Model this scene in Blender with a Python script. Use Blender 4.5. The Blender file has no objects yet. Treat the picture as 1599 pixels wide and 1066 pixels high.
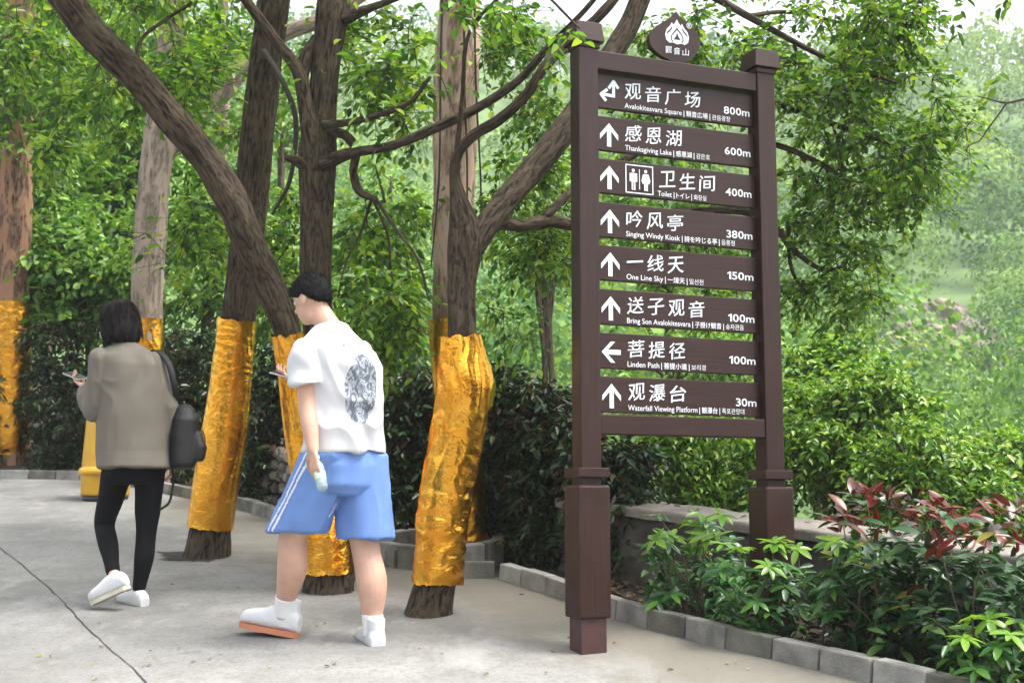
import bpy, bmesh, math, random
import numpy as np
from mathutils import Matrix, Vector, Quaternion

random.seed(7)
rng = np.random.default_rng(7)
scene = bpy.context.scene
COL = scene.collection

# ------------------------------------------------------------------ camera
F, HC, PITCH, SLOPE = 2040.0, 1.43, math.radians(7.43), 0.1267
cp, sp = math.cos(PITCH), math.sin(PITCH)
cam = bpy.data.cameras.new('camera'); camo = bpy.data.objects.new('camera', cam); COL.objects.link(camo)
cam.sensor_width = 36; cam.lens = F / 1599 * 36
cam.clip_start = 0.05; cam.clip_end = 3000
camo.location = (0, 0, HC); camo.rotation_euler = (math.pi / 2 + PITCH, 0, 0)
cam.dof.use_dof = True; cam.dof.focus_distance = 6.4; cam.dof.aperture_fstop = 5.6
scene.camera = camo

# ------------------------------------------------------------------ sky, sun, exposure
SUN_EL, SUN_AZ = math.radians(64), math.radians(105)      # azimuth from +Y towards +X
world = bpy.data.worlds.new('World'); scene.world = world; world.use_nodes = True
wn = world.node_tree; wn.nodes.clear()
sky = wn.nodes.new('ShaderNodeTexSky'); sky.sky_type = 'NISHITA'; sky.sun_disc = False
sky.sun_elevation = SUN_EL; sky.sun_rotation = SUN_AZ
sky.air_density = 1.0; sky.dust_density = 6.0; sky.ozone_density = 1.0
hs = wn.nodes.new('ShaderNodeHueSaturation'); hs.inputs['Saturation'].default_value = 0.35
bg = wn.nodes.new('ShaderNodeBackground'); bg.inputs['Strength'].default_value = 0.15
wo = wn.nodes.new('ShaderNodeOutputWorld')
wn.links.new(sky.outputs[0], hs.inputs['Color']); wn.links.new(hs.outputs[0], bg.inputs['Color']); wn.links.new(bg.outputs[0], wo.inputs[0])
sl = bpy.data.lights.new('sun', 'SUN'); so = bpy.data.objects.new('sun', sl); COL.objects.link(so)
sl.energy = 1.4; sl.angle = math.radians(24); sl.color = (1, .96, .9)
so.rotation_euler = (math.pi / 2 - SUN_EL, 0, math.pi - SUN_AZ)
scene.view_settings.view_transform = 'Standard'; scene.view_settings.look = 'None'
scene.view_settings.exposure = 1.78; scene.view_settings.gamma = 1.0
scene.cycles.max_bounces = 7; scene.cycles.diffuse_bounces = 4; scene.cycles.glossy_bounces = 3
scene.cycles.transmission_bounces = 4; scene.cycles.volume_bounces = 1
scene.cycles.use_denoising = True
scene.cycles.sample_clamp_indirect = 6

# ------------------------------------------------------------------ helpers
def P(px, py, t):
    """photo pixel + depth along the optical axis -> world point"""
    u = (px - 799.5) / F; v = (533 - py) / F
    return np.array([u * t, t * (cp - v * sp), HC + t * (sp + v * cp)])

def G(px, py, h=0.0):
    """photo pixel -> point on the sloping ground, h metres above it"""
    u = (px - 799.5) / F; v = (533 - py) / F
    dy = cp - v * sp; dz = sp + v * cp
    t = (HC - h) / (SLOPE * dy - dz)
    return np.array([u * t, t * dy, HC + t * dz])

def gz(x, y): return SLOPE * y
def depth(p): return p[1] * cp + (p[2] - HC) * sp

def _hash(ix, iy, iz, seed):
    h = (ix.astype(np.int64) * 374761393 + iy.astype(np.int64) * 668265263 + iz.astype(np.int64) * 2147483647 + seed * 974711) & 0xFFFFFFFF
    h = ((h ^ (h >> 13)) * 1274126177) & 0xFFFFFFFF
    h = ((h ^ (h >> 15)) * 2246822519) & 0xFFFFFFFF
    return ((h ^ (h >> 16)) & 0xFFFFFF) / float(0xFFFFFF)

def vnoise(p, seed=0):
    p = np.asarray(p, float); i = np.floor(p).astype(np.int64); f = p - i; f = f * f * (3 - 2 * f)
    out = 0
    for a in (0, 1):
        for b in (0, 1):
            for c in (0, 1):
                w = (f[:, 0] if a else 1 - f[:, 0]) * (f[:, 1] if b else 1 - f[:, 1]) * (f[:, 2] if c else 1 - f[:, 2])
                out = out + w * _hash(i[:, 0] + a, i[:, 1] + b, i[:, 2] + c, seed)
    return out

def nrm(a):
    a = np.asarray(a, float); return a / (np.linalg.norm(a, axis=-1, keepdims=True) + 1e-12)

def to_mesh(name, V, faces, mat=None, smooth=True, uv=None):
    me = bpy.data.meshes.new(name)
    V = np.asarray(V, float)
    if isinstance(faces, np.ndarray):
        n, k = faces.shape
        me.vertices.add(len(V)); me.vertices.foreach_set('co', V.ravel())
        me.loops.add(n * k); me.loops.foreach_set('vertex_index', faces.ravel().astype(np.int32))
        me.polygons.add(n); me.polygons.foreach_set('loop_start', np.arange(0, n * k, k, dtype=np.int32))
        me.update(calc_edges=True)
    else:
        me.from_pydata([tuple(v) for v in V], [], faces)
    if uv is not None:
        l = me.uv_layers.new(name='UVMap'); idx = np.empty(len(me.loops), np.int32)
        me.loops.foreach_get('vertex_index', idx); l.data.foreach_set('uv', np.asarray(uv)[idx].ravel())
    if smooth: me.polygons.foreach_set('use_smooth', np.ones(len(me.polygons), bool))
    if mat: me.materials.append(mat)
    me.validate()
    return me

def link(name, data, parent=None, matrix=None):
    o = bpy.data.objects.new(name, data); COL.objects.link(o)
    if parent is not None:
        o.parent = parent
        o.matrix_parent_inverse = world_of(parent).inverted()
    if matrix is not None: o.matrix_basis = matrix
    return o

def world_of(o):
    m = o.matrix_basis.copy()
    if o.parent is not None: m = world_of(o.parent) @ o.matrix_parent_inverse @ m
    return m

def part(name, V, faces, mat, parent=None, smooth=True, uv=None, kind=None):
    o = link(name, to_mesh(name, V, faces, mat, smooth, uv), parent)
    if kind: o['kind'] = kind
    return o

def tag(o, label=None, cat=None, group=None, kind=None):
    if label: o['label'] = label
    if cat: o['category'] = cat
    if group: o['group'] = group
    if kind: o['kind'] = kind
    return o

def thing(name, loc, label, cat, group=None, kind=None):
    o = bpy.data.objects.new(name, None); COL.objects.link(o); o.empty_display_size = .1
    o.matrix_basis = Matrix.Translation(Vector([float(v) for v in loc]))
    return tag(o, label, cat, group, kind)

def join(pieces):
    V, Fs, n = [], [], 0
    for v, f in pieces:
        V.append(np.asarray(v, float)); Fs += [tuple(int(i) + n for i in q) for q in f]; n += len(v)
    return np.concatenate(V), Fs

def catmull(pts, n):
    pts = np.asarray(pts, float)
    seg = np.linalg.norm(np.diff(pts[:, :3], axis=0), axis=1); s = np.concatenate([[0], np.cumsum(seg)])
    q = np.linspace(0, s[-1], n); out = np.empty((n, pts.shape[1]))
    m = np.gradient(pts, s, axis=0) if len(pts) > 2 else np.repeat((pts[1:] - pts[:1]) / s[-1], 2, 0)
    for k, x in enumerate(q):
        i = min(np.searchsorted(s, x, side='right') - 1, len(pts) - 2); h = s[i + 1] - s[i]; t = (x - s[i]) / h
        out[k] = (2*t**3 - 3*t**2 + 1) * pts[i] + (t**3 - 2*t**2 + t) * h * m[i] + (-2*t**3 + 3*t**2) * pts[i+1] + (t**3 - t**2) * h * m[i+1]
    return out, q

def tube(pts, radii, nseg=24, step=.04, disp=None, cap=True):
    """tube along pts; disp(theta, s, r) gives radial offset in metres. returns V, F, uv"""
    A = np.column_stack([np.asarray(pts, float), np.asarray(radii, float)])
    L = np.linalg.norm(np.diff(A[:, :3], axis=0), axis=1).sum()
    n = max(3, int(L / step) + 1)
    C, s = catmull(A, n)
    c, r = C[:, :3], np.maximum(C[:, 3], .001)
    T = nrm(np.gradient(c, axis=0))
    u = np.cross(T[0], [0, 1, .01]);
    if np.linalg.norm(u) < .2: u = np.cross(T[0], [1, 0, 0])
    u = u / np.linalg.norm(u); U = [u]
    for k in range(1, n):
        u = U[-1] - T[k] * np.dot(U[-1], T[k]); U.append(u / np.linalg.norm(u))
    U = np.array(U); W = np.cross(T, U)
    th = np.linspace(0, 2 * np.pi, nseg, endpoint=False)
    TH, S = np.meshgrid(th, s); R = np.repeat(r[:, None], nseg, 1)
    if disp is not None: R = R + disp(TH.ravel(), S.ravel(), R.ravel()).reshape(R.shape)
    V = c[:, None] + (np.cos(TH)[..., None] * U[:, None] + np.sin(TH)[..., None] * W[:, None]) * R[..., None]
    V = V.reshape(-1, 3)
    i = np.arange(n - 1)[:, None] * nseg; j = np.arange(nseg)[None]; j2 = (j + 1) % nseg
    Fq = np.stack([i + j, i + j2, i + nseg + j2, i + nseg + j], -1).reshape(-1, 4)
    faces = [tuple(q) for q in Fq.tolist()]
    if cap: faces += [tuple(range(nseg))[::-1], tuple(range((n - 1) * nseg, n * nseg))]
    tri = np.abs((TH / np.pi) - 1)
    uv = np.stack([tri * np.pi * r.mean(), S], -1).reshape(-1, 2)
    return V, faces, uv

def bark_disp(amp, seed, freq=9, along=3.0):
    kr = np.random.default_rng(seed)
    def d(th, s, r):
        p = np.column_stack([np.cos(th) * freq / 2, np.sin(th) * freq / 2, s * along])
        n1 = 1 - np.abs(2 * vnoise(p, seed) - 1); n2 = vnoise(p * 2.3, seed + 3)
        n0 = vnoise(np.column_stack([np.cos(th), np.sin(th), s * 1.6]), seed + 9)
        out = amp * (n1 - .5) + amp * .6 * (n2 - .5) + .14 * r * (n0 - .5)
        if amp > .009:
            for a0, s0, h0 in zip(kr.uniform(0, 6.28, 9), kr.uniform(0, 1, 9) * s.max(), kr.uniform(.006, .020, 9)):
                q = (1 - np.cos(th - a0)) * 2 * r ** 2 + (s - s0) ** 2; w = .0022
                out = out + h0 * (np.exp(-q / w) - .55 * np.exp(-q / (w * .22)))
        return out
    return d

def foil_disp(amp, seed):
    rs = np.random.default_rng(seed); th0 = rs.uniform(0, 6.28); lean = rs.uniform(-3, 3); split = rs.uniform(.3, .6)
    def d(th, s, r):
        x = np.column_stack([np.cos(th) * r, np.sin(th) * r, s]); S = s.max()
        w = np.column_stack([vnoise(x * 7, seed), vnoise(x * 7, seed + 1), vnoise(x * 7, seed + 2)]) - .5
        sw = (th + lean * s / S)
        tall = np.column_stack([np.cos(sw) * 2.6, np.sin(sw) * 2.6, s * 3.2]) + w * 1.5          # long folds pulled along the trunk
        flat = x * [7, 7, 22] + w * 2.2                                                           # pleats where it has slid down
        fine = x * [26, 26, 20] + w * 2
        rd = lambda q, k: 1 - np.abs(2 * vnoise(q, seed + k) - 1)
        m = np.clip(.5 + 2.2 * (split - s / S) + w[:, 0], 0, 1)
        m = 1 - m if seed % 2 else m
        lap = np.clip(((th - th0 + .35 * np.sin(s * 5)) % 6.2832) / .9, 0, 1); lap = np.where(lap < 1, (1 - lap) ** .5, 0) * .006
        loose = .006 * (np.exp(-s / .02) + np.exp(-(S - s) / .02)) * vnoise(np.column_stack([np.cos(th) * 3, np.sin(th) * 3, s * 0]), seed + 8)
        return .72 * amp * (rd(tall, 5) * (1 - .6 * m) + rd(flat, 6) * .75 * m + .22 * rd(fine, 7)) + lap + loose
    return d

def box(c, ex, ey, ez, hx, hy, hz, bev=.004):
    """bevelled box, half sizes hx hy hz along unit axes"""
    bm = bmesh.new(); bmesh.ops.create_cube(bm, size=2)
    for v in bm.verts: v.co = (v.co.x * hx, v.co.y * hy, v.co.z * hz)
    if bev: bmesh.ops.bevel(bm, geom=bm.edges[:], offset=bev, segments=2, profile=.6, affect='EDGES')
    M = np.array([ex, ey, ez], float)
    V = np.array([v.co for v in bm.verts]) @ M + np.asarray(c, float)
    bm.verts.index_update(); f = [tuple(v.index for v in q.verts) for q in bm.faces]; bm.free()
    return V, f

# ------------------------------------------------------------------ materials
MATS = {}
def nodes(name):
    m = bpy.data.materials.new(name); m.use_nodes = True
    nt = m.node_tree; b = nt.nodes['Principled BSDF']; MATS[name] = m
    return m, nt, b

def nz(nt, scale, detail=4, coord=None, rough=.55, dist=0):
    n = nt.nodes.new('ShaderNodeTexNoise'); n.inputs['Scale'].default_value = scale; n.inputs['Detail'].default_value = detail
    n.inputs['Roughness'].default_value = rough; n.inputs['Distortion'].default_value = dist
    if coord is not None: nt.links.new(coord, n.inputs['Vector'])
    return n.outputs['Fac']

def ramp(nt, fac, stops, mode='LINEAR'):
    r = nt.nodes.new('ShaderNodeValToRGB'); r.color_ramp.interpolation = mode
    e = r.color_ramp.elements
    while len(e) < len(stops): e.new(.5)
    for x, (p, c) in zip(e, stops): x.position = p; x.color = (*c, 1) if len(c) == 3 else c
    nt.links.new(fac, r.inputs[0]); return r.outputs[0]

def mixc(nt, fac, a, b, mode='MIX'):
    m = nt.nodes.new('ShaderNodeMix'); m.data_type = 'RGBA'; m.blend_type = mode
    for s, v in ((m.inputs[0], fac), (m.inputs[6], a), (m.inputs[7], b)):
        if hasattr(v, 'is_output'): nt.links.new(v, s)
        elif isinstance(v, (int, float)): s.default_value = v
        else: s.default_value = (*v, 1)
    return m.outputs[2]

def math_(nt, op, a, b=None, clamp=False):
    m = nt.nodes.new('ShaderNodeMath'); m.operation = op; m.use_clamp = clamp
    for s, v in ((m.inputs[0], a), (m.inputs[1], b)):
        if v is None: continue
        if hasattr(v, 'is_output'): nt.links.new(v, s)
        else: s.default_value = v
    return m.outputs[0]

def bump(nt, b, h, strength=.4, dist=.01):
    n = nt.nodes.new('ShaderNodeBump'); n.inputs['Strength'].default_value = strength; n.inputs['Distance'].default_value = dist
    nt.links.new(h, n.inputs['Height']); nt.links.new(n.outputs[0], b.inputs['Normal'])

def tc(nt, out='Object', scale=None):
    c = nt.nodes.new('ShaderNodeTexCoord').outputs[out]
    if scale is not None:
        m = nt.nodes.new('ShaderNodeMapping'); m.inputs['Scale'].default_value = scale
        nt.links.new(c, m.inputs[0]); c = m.outputs[0]
    return c

def simple(name, col, rough=.6, var=.25, scale=8, bumpv=0, bscale=60, metallic=0, spec=.5):
    m, nt, b = nodes(name); co = tc(nt)
    c = ramp(nt, nz(nt, scale, 5, co), [(.3, [x * (1 - var) for x in col]), (.7, [min(1, x * (1 + var)) for x in col])])
    nt.links.new(c, b.inputs['Base Color']); b.inputs['Roughness'].default_value = rough; b.inputs['Metallic'].default_value = metallic
    b.inputs['Specular IOR Level'].default_value = spec
    if name == 'skin': b.inputs['Subsurface Weight'].default_value = .25; b.inputs['Subsurface Radius'].default_value = (.02, .008, .004); b.inputs['Subsurface Scale'].default_value = .5
    if bumpv: bump(nt, b, nz(nt, bscale, 4, co), bumpv)
    return m

def bark(name, dark, light, patch=None):
    m, nt, b = nodes(name); uv = tc(nt, 'UV')
    mp = nt.nodes.new('ShaderNodeMapping'); mp.inputs['Scale'].default_value = (48, 9, 1); nt.links.new(uv, mp.inputs[0])
    f = nz(nt, 1, 8, mp.outputs[0], .68, .9)
    c = ramp(nt, f, [(.38, dark), (.60, light)])
    big = nz(nt, 3.0, 4, tc(nt))
    if patch is not None:
        mp2 = nt.nodes.new('ShaderNodeMapping'); mp2.inputs['Scale'].default_value = (9, 2.2, 1); nt.links.new(uv, mp2.inputs[0])
        c = mixc(nt, ramp(nt, nz(nt, 1, 5, mp2.outputs[0], .6, .6), [(.47, (0, 0, 0)), (.53, (1, 1, 1))]), c, patch)
    c = mixc(nt, .55, c, ramp(nt, big, [(.3, (.6, .6, .6)), (.7, (1, 1, 1))]), 'MULTIPLY')
    moss = ramp(nt, nz(nt, 5.0, 5, tc(nt)), [(.58, (0, 0, 0)), (.75, (.45, .45, .45))])
    c = mixc(nt, moss, c, (.10, .10, .045))
    nt.links.new(c, b.inputs['Base Color']); b.inputs['Roughness'].default_value = .9; b.inputs['Specular IOR Level'].default_value = .2
    bump(nt, b, f, 1.0, .02)
    return m

def leafmat(name, cols, trans=.35, rough=.4, tint=(1.25, 1.25, .55), rand='island', spec=.4):
    m, nt, b = nodes(name)
    if rand == 'island': r = nt.nodes.new('ShaderNodeNewGeometry').outputs['Random Per Island']
    else: r = nt.nodes.new('ShaderNodeObjectInfo').outputs['Random']
    n = len(cols); c = ramp(nt, r, [((k + .5) / n, col) for k, col in enumerate(cols)])
    nt.links.new(c, b.inputs['Base Color']); b.inputs['Roughness'].default_value = rough
    b.inputs['Specular IOR Level'].default_value = spec
    t = nt.nodes.new('ShaderNodeBsdfTranslucent'); nt.links.new(mixc(nt, 1.0, c, tint, 'MULTIPLY'), t.inputs['Color'])
    t2 = nt.nodes.new('ShaderNodeMixShader'); t2.inputs[0].default_value = trans
    out = nt.nodes['Material Output']
    nt.links.new(b.outputs[0], t2.inputs[1]); nt.links.new(t.outputs[0], t2.inputs[2]); nt.links.new(t2.outputs[0], out.inputs[0])
    return m

M_BARK = bark('dark_bark', (.014, .010, .008), (.125, .095, .064))
M_EUC = bark('peeling_bark', (.20, .13, .10), (.60, .42, .32), (.78, .55, .43))
M_EUC2 = bark('red_brown_bark', (.05, .026, .018), (.30, .19, .13), (.42, .23, .14))
M_PALE = bark('pale_bark', (.13, .10, .08), (.33, .265, .21), (.40, .315, .25))
M_LEAF = leafmat('camphor_leaf', [(.04, .105, .018), (.065, .165, .022), (.11, .245, .028), (.17, .33, .04), (.28, .40, .05)], .46, .34)
M_LEAFMID = leafmat('woodland_leaf', [(.045, .12, .025), (.08, .20, .03), (.13, .28, .045), (.19, .36, .06), (.28, .42, .08)], .34, .42)
M_LEAFBUSH = leafmat('bush_leaf', [(.04, .11, .018), (.08, .20, .025), (.14, .30, .035), (.23, .39, .05), (.33, .45, .08)], .30, .30)
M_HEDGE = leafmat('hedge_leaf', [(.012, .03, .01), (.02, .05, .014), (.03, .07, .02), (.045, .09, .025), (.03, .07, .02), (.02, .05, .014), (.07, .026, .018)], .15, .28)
M_FOREST = leafmat('forest_leaf', [(.07, .15, .055), (.11, .21, .07), (.16, .28, .09), (.22, .35, .12)], .3, .7, spec=.1)
nt = M_FOREST.node_tree; at = nt.nodes.new('ShaderNodeAttribute'); at.attribute_name = 'species'      # each far tree has the green of its kind
c0 = nt.nodes['Principled BSDF'].inputs['Base Color'].links[0].from_socket
c1 = mixc(nt, 1.0, c0, ramp(nt, at.outputs['Fac'], [(.1, (.38, .55, .5)), (.4, (.75, .85, .7)), (.7, (1.15, 1.1, .8)), (.95, (1.6, 1.35, .8))]), 'MULTIPLY')
for l in [l for l in nt.links if l.from_socket == c0 and l.to_node != c1.node]: t_ = l.to_socket; nt.links.remove(l); nt.links.new(c1, t_)
M_SCHEF = leafmat('umbrella_leaf', [(.02, .075, .02), (.03, .10, .025), (.05, .14, .03), (.08, .20, .03)], .22, .25, rand='object')
M_SCHEFNEW = leafmat('young_umbrella_leaf', [(.14, .28, .03), (.19, .34, .04), (.10, .24, .03)], .35, .25, rand='object')
M_PHOT = leafmat('shrub_leaf', [(.016, .05, .018), (.025, .075, .025), (.035, .095, .03), (.06, .12, .03)], .15, .25, rand='object')
M_PHOTRED = leafmat('red_shrub_leaf', [(.11, .018, .012), (.15, .028, .016), (.06, .02, .016), (.09, .03, .02)], .25, .22, tint=(1.4, .7, .5), rand='object')
M_STEM = simple('green_brown_stem', (.09, .07, .04), .8)
M_TWIG = simple('dark_twig', (.045, .035, .028), .9)

def foil():
    m, nt, b = nodes('gold_foil'); co = tc(nt, 'UV')
    f1 = nz(nt, 26, 3, co, .5, 1.2); f2 = nz(nt, 90, 3, co, .5, .6)
    c = ramp(nt, nz(nt, 6, 3, co), [(.3, (.90, .38, .03)), (.7, (.98, .52, .07))])
    nt.links.new(c, b.inputs['Base Color']); b.inputs['Metallic'].default_value = 1; b.inputs['Roughness'].default_value = .2
    h = math_(nt, 'ADD', f1, math_(nt, 'MULTIPLY', f2, .3)); bump(nt, b, h, .4, .012)
    return m
M_FOIL = foil()

def signwood():
    m, nt, b = nodes('brown_painted_wood'); co = tc(nt, 'UV')
    mp = nt.nodes.new('ShaderNodeMapping'); mp.inputs['Scale'].default_value = (3, 90, 90); nt.links.new(co, mp.inputs[0])
    g = nz(nt, 1, 5, mp.outputs[0], .6, .2)
    c = ramp(nt, g, [(.3, (.020, .0078, .006)), (.7, (.038, .0165, .0125))])
    dust = ramp(nt, nz(nt, 5, 5, tc(nt)), [(.55, (0, 0, 0)), (.8, (.35, .35, .35))])
    c = mixc(nt, dust, c, (.045, .026, .021))
    nt.links.new(c, b.inputs['Base Color']); b.inputs['Specular IOR Level'].default_value = .3
    nt.links.new(ramp(nt, nz(nt, 7, 4, tc(nt)), [(.3, (.30,) * 3), (.7, (.48,) * 3)]), b.inputs['Roughness'])
    bump(nt, b, g, .12, .004)
    return m
M_SIGN = signwood()
M_SIGNBASE = simple('red_brown_painted_base', (.055, .02, .019), .5, .3, 12, .2, 90)
M_PAINT = simple('white_sign_paint', (.74, .77, .80), .55, .06, 30)

def concrete():
    m, nt, b = nodes('plaza_concrete'); co = tc(nt)
    a = ramp(nt, nz(nt, 1.1, 8, co, .68), [(.32, (.152, .151, .143)), (.66, (.265, .263, .253))])
    fine = ramp(nt, nz(nt, 160, 3, co), [(.3, (.75,) * 3), (.7, (1.1,) * 3)])
    c = mixc(nt, .7, a, fine, 'MULTIPLY')
    spots = ramp(nt, nz(nt, 6, 8, co, .75), [(.54, (0, 0, 0)), (.70, (.75,) * 3)])
    c = mixc(nt, spots, c, (.13, .127, .112))
    grit = ramp(nt, nz(nt, 38, 8, co, .8), [(.50, (0, 0, 0)), (.62, (.6,) * 3)]); c = mixc(nt, grit, c, (.115, .112, .10))
    pale = ramp(nt, nz(nt, 2.3, 7, tc(nt, 'Object', (1, .5, 1)), .7), [(.52, (0, 0, 0)), (.68, (.5,) * 3)]); c = mixc(nt, pale, c, (.36, .355, .34))
    # sandy soil washed out from the bed lies along the kerb: stored per vertex
    at = nt.nodes.new('ShaderNodeAttribute'); at.attribute_name = 'soil'
    k = math_(nt, 'ADD', at.outputs['Fac'], math_(nt, 'MULTIPLY', math_(nt, 'SUBTRACT', nz(nt, 3, 6, co, .65), .5), 1.1))
    k = ramp(nt, k, [(.35, (0, 0, 0)), (.8, (.75,) * 3)])
    c = mixc(nt, k, c, (.155, .142, .112))
    nt.links.new(c, b.inputs['Base Color']); b.inputs['Roughness'].default_value = .92; b.inputs['Specular IOR Level'].default_value = .2
    bump(nt, b, math_(nt, 'ADD', nz(nt, 120, 4, co), nz(nt, 14, 4, co)), .5, .006)
    return m
M_CONC = concrete()
M_SOIL = simple('bed_soil', (.035, .026, .018), .95, .5, 12, .8, 40)
M_KERB = simple('kerb_concrete', (.21, .205, .185), .9, .42, 7, .6, 90)
M_KERBL = simple('pale_kerb_concrete', (.30, .295, .27), .9, .35, 7, .6, 90)
M_KERBD = simple('mossy_kerb_concrete', (.13, .13, .105), .9, .4, 7, .6, 90)
M_WALLCAP = simple('wall_cap_concrete', (.20, .18, .155), .9, .3, 5, .6, 40)
M_WALL = simple('weathered_wall_stone', (.075, .068, .055), .95, .55, 6, 1.0, 22)
M_RUB = [simple('rubble_stone_grey', (.22, .20, .175), .9, .4, 20, .6, 60), simple('rubble_stone_tan', (.30, .245, .19), .9, .35, 20, .6, 60), simple('rubble_stone_dark', (.12, .11, .095), .9, .4, 20, .6, 60)]
M_MORTAR = simple('rubble_mortar', (.09, .08, .065), .95, .4, 20, .6, 60)
M_ROCK = simple('hill_rock', (.21, .165, .145), .95, .45, .8, 1.0, 3)
M_JOINT = simple('joint_dirt', (.035, .032, .028), .95)
M_DRY = leafmat('dry_leaf', [(.22, .15, .06), (.16, .08, .04), (.30, .26, .08), (.12, .16, .04), (.30, .20, .14)], .1, .7)

def terrainmat():
    m, nt, b = nodes('terrain_soil'); co = tc(nt)
    c = ramp(nt, nz(nt, 2.2, 6, co), [(.35, (.022, .017, .012)), (.6, (.035, .028, .018)), (.78, (.035, .042, .018))])
    sx = nt.nodes.new('ShaderNodeSeparateXYZ'); nt.links.new(co, sx.inputs[0]); far = math_(nt, 'MULTIPLY', math_(nt, 'SUBTRACT', sx.outputs[1], 20.), .12, True)
    c = mixc(nt, far, c, ramp(nt, nz(nt, .5, 6, co), [(.35, (.06, .11, .035)), (.7, (.13, .21, .06))]))
    nt.links.new(c, b.inputs['Base Color']); b.inputs['Roughness'].default_value = .95; bump(nt, b, nz(nt, 14, 5, co), .8, .03)
    return m
M_TERR = terrainmat()

# ------------------------------------------------------------------ the setting: terrain, plaza, kerb
WA, WD, WN = np.array([.62, 8.15]), np.array([.661, -.7505]), np.array([.7505, .661])
def sm(x): x = np.clip(x, 0, 1); return x * x * (3 - 2 * x)
def terrain_z(x, y):
    base = SLOPE * np.minimum(y, 16.) - .03
    d = (x - WA[0]) * WN[0] + (y - WA[1]) * WN[1] - .35
    left = sm((-x + .5) / 5 + (y - 11) / 30 * 0)
    drop = sm(d / 3.5) * (1 - left * sm((22 - y) / 6)) * 2.6 * sm((y + 2) / 4)
    z = base - drop * (1 - left)
    n = vnoise(np.column_stack([x / 22, y / 22, x * 0]), 5) - .5
    z = z + sm((y - 14) / 10) * n * 3
    z = z + np.maximum(0, y - 42) * .42 + sm((-x) / 14) * np.maximum(0, y - 15) * .20 * (1 - sm((y - 50) / 40))
    z = z + sm((y - 60) / 60) * (vnoise(np.column_stack([x / 45, y / 45, x * 0]), 8) - .5) * 26
    return z
gy = np.concatenate([np.linspace(-12, 16, 113), 16 + np.geomspace(.3, 205, 70)])
gx = np.concatenate([-18 - np.geomspace(.5, 130, 40)[::-1], np.linspace(-18, 14, 129), 14 + np.geomspace(.5, 140, 40)])
X, Y = np.meshgrid(gx, gy); Z = terrain_z(X.ravel(), Y.ravel())
nx, ny = len(gx), len(gy)
ii = (np.arange(ny - 1)[:, None] * nx + np.arange(nx - 1)[None]).ravel()
o = part('terrain', np.column_stack([X.ravel(), Y.ravel(), Z]), np.stack([ii, ii + 1, ii + nx + 1, ii + nx], 1), M_TERR)
tag(o, 'dark soil bank and wooded slope beyond the plaza', 'terrain', kind='structure')

KPX = [(-420, 752), (-250, 750), (-60, 748), (60, 748), (130, 750), (200, 759), (270, 773), (340, 788), (410, 806), (480, 830), (545, 856), (600, 885)]
KPX2 = [(716, 903), (779, 903)]
KPX3 = [(779, 903), (876, 935), (950, 964), (1050, 992), (1150, 1017), (1250, 1040), (1400, 1077), (1560, 1117), (1800, 1180), (2300, 1310)]
def kpath(px): return np.array([G(*p) for p in px])
K1, K2, K3 = kpath(KPX), kpath(KPX2), kpath(KPX3)
front = np.concatenate([K1, K2[:1], K3])[:, :2]
# plaza sheet: everything on the camera side of the kerb
outline = np.concatenate([[[-16, -9]], [[-16, K1[0, 1]]], front + [0, .05], [[9, -9]]])
bm = bmesh.new()
from mathutils.geometry import tessellate_polygon
gxs = np.arange(-16, 9.01, .2); gys = np.arange(-9, 15, .2)
vs = [bm.verts.new((p[0], p[1], 0)) for p in outline]
fpoly = bm.faces.new(vs)
bmesh.ops.triangulate(bm, faces=[fpoly])
for ax, vals in ((0, np.arange(-4, 3, .35)), (1, np.arange(3.5, 14, .35))):
    for v in vals:
        n = (1, 0, 0) if ax == 0 else (0, 1, 0); c = (v, 0, 0) if ax == 0 else (0, v, 0)
        bmesh.ops.bisect_plane(bm, geom=bm.verts[:] + bm.edges[:] + bm.faces[:], plane_co=c, plane_no=n)
bm.normal_update()
for f in bm.faces:
    if f.normal.z < 0: f.normal_flip()
me = bpy.data.meshes.new('pavement'); 
for v in bm.verts: v.co.z = gz(v.co.x, v.co.y)
bm.to_mesh(me); bm.free(); me.materials.append(M_CONC)
plaza = link('pavement', me); tag(plaza, 'pale worn concrete plaza sloping up towards the trees', 'pavement', kind='structure')
vc = np.array([v.co for v in me.vertices])
dmin = np.full(len(vc), 9.)
for A, B in list(zip(front[4:-1], front[5:])):
    ab = B - A; t = np.clip(((vc[:, :2] - A) @ ab) / (ab @ ab), 0, 1); dmin = np.minimum(dmin, np.linalg.norm(vc[:, :2] - A - t[:, None] * ab, axis=1))
at = me.attributes.new('soil', 'FLOAT', 'POINT'); at.data.foreach_set('value', np.clip(1.1 - dmin / 1.3, 0, 1) * (vc[:, 0] > -3))

def strip(name, px, w, mat, parent, dz=.004, jitter=.006):
    p = np.array([G(*q) for q in px]); c, _ = catmull(p, 60); T = nrm(np.gradient(c, axis=0)); S = nrm(np.cross(T, [0, 0, 1]))
    ww = w * (.5 + vnoise(np.column_stack([np.arange(60) * .6, np.zeros(60), np.zeros(60)]), 3))
    c = c + S * (rng.random((60, 1)) - .5) * jitter + [0, 0, dz]
    V = np.concatenate([c - S * ww[:, None] / 2, c + S * ww[:, None] / 2])
    return part(name, V, [(k, k + 1, 61 + k, 60 + k) for k in range(59)], mat, parent)
strip('expansion_joint', [(-60, 810), (0, 855), (80, 922), (160, 1003), (213, 1050), (260, 1110)], .0065, M_JOINT, plaza, jitter=.012)

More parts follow.
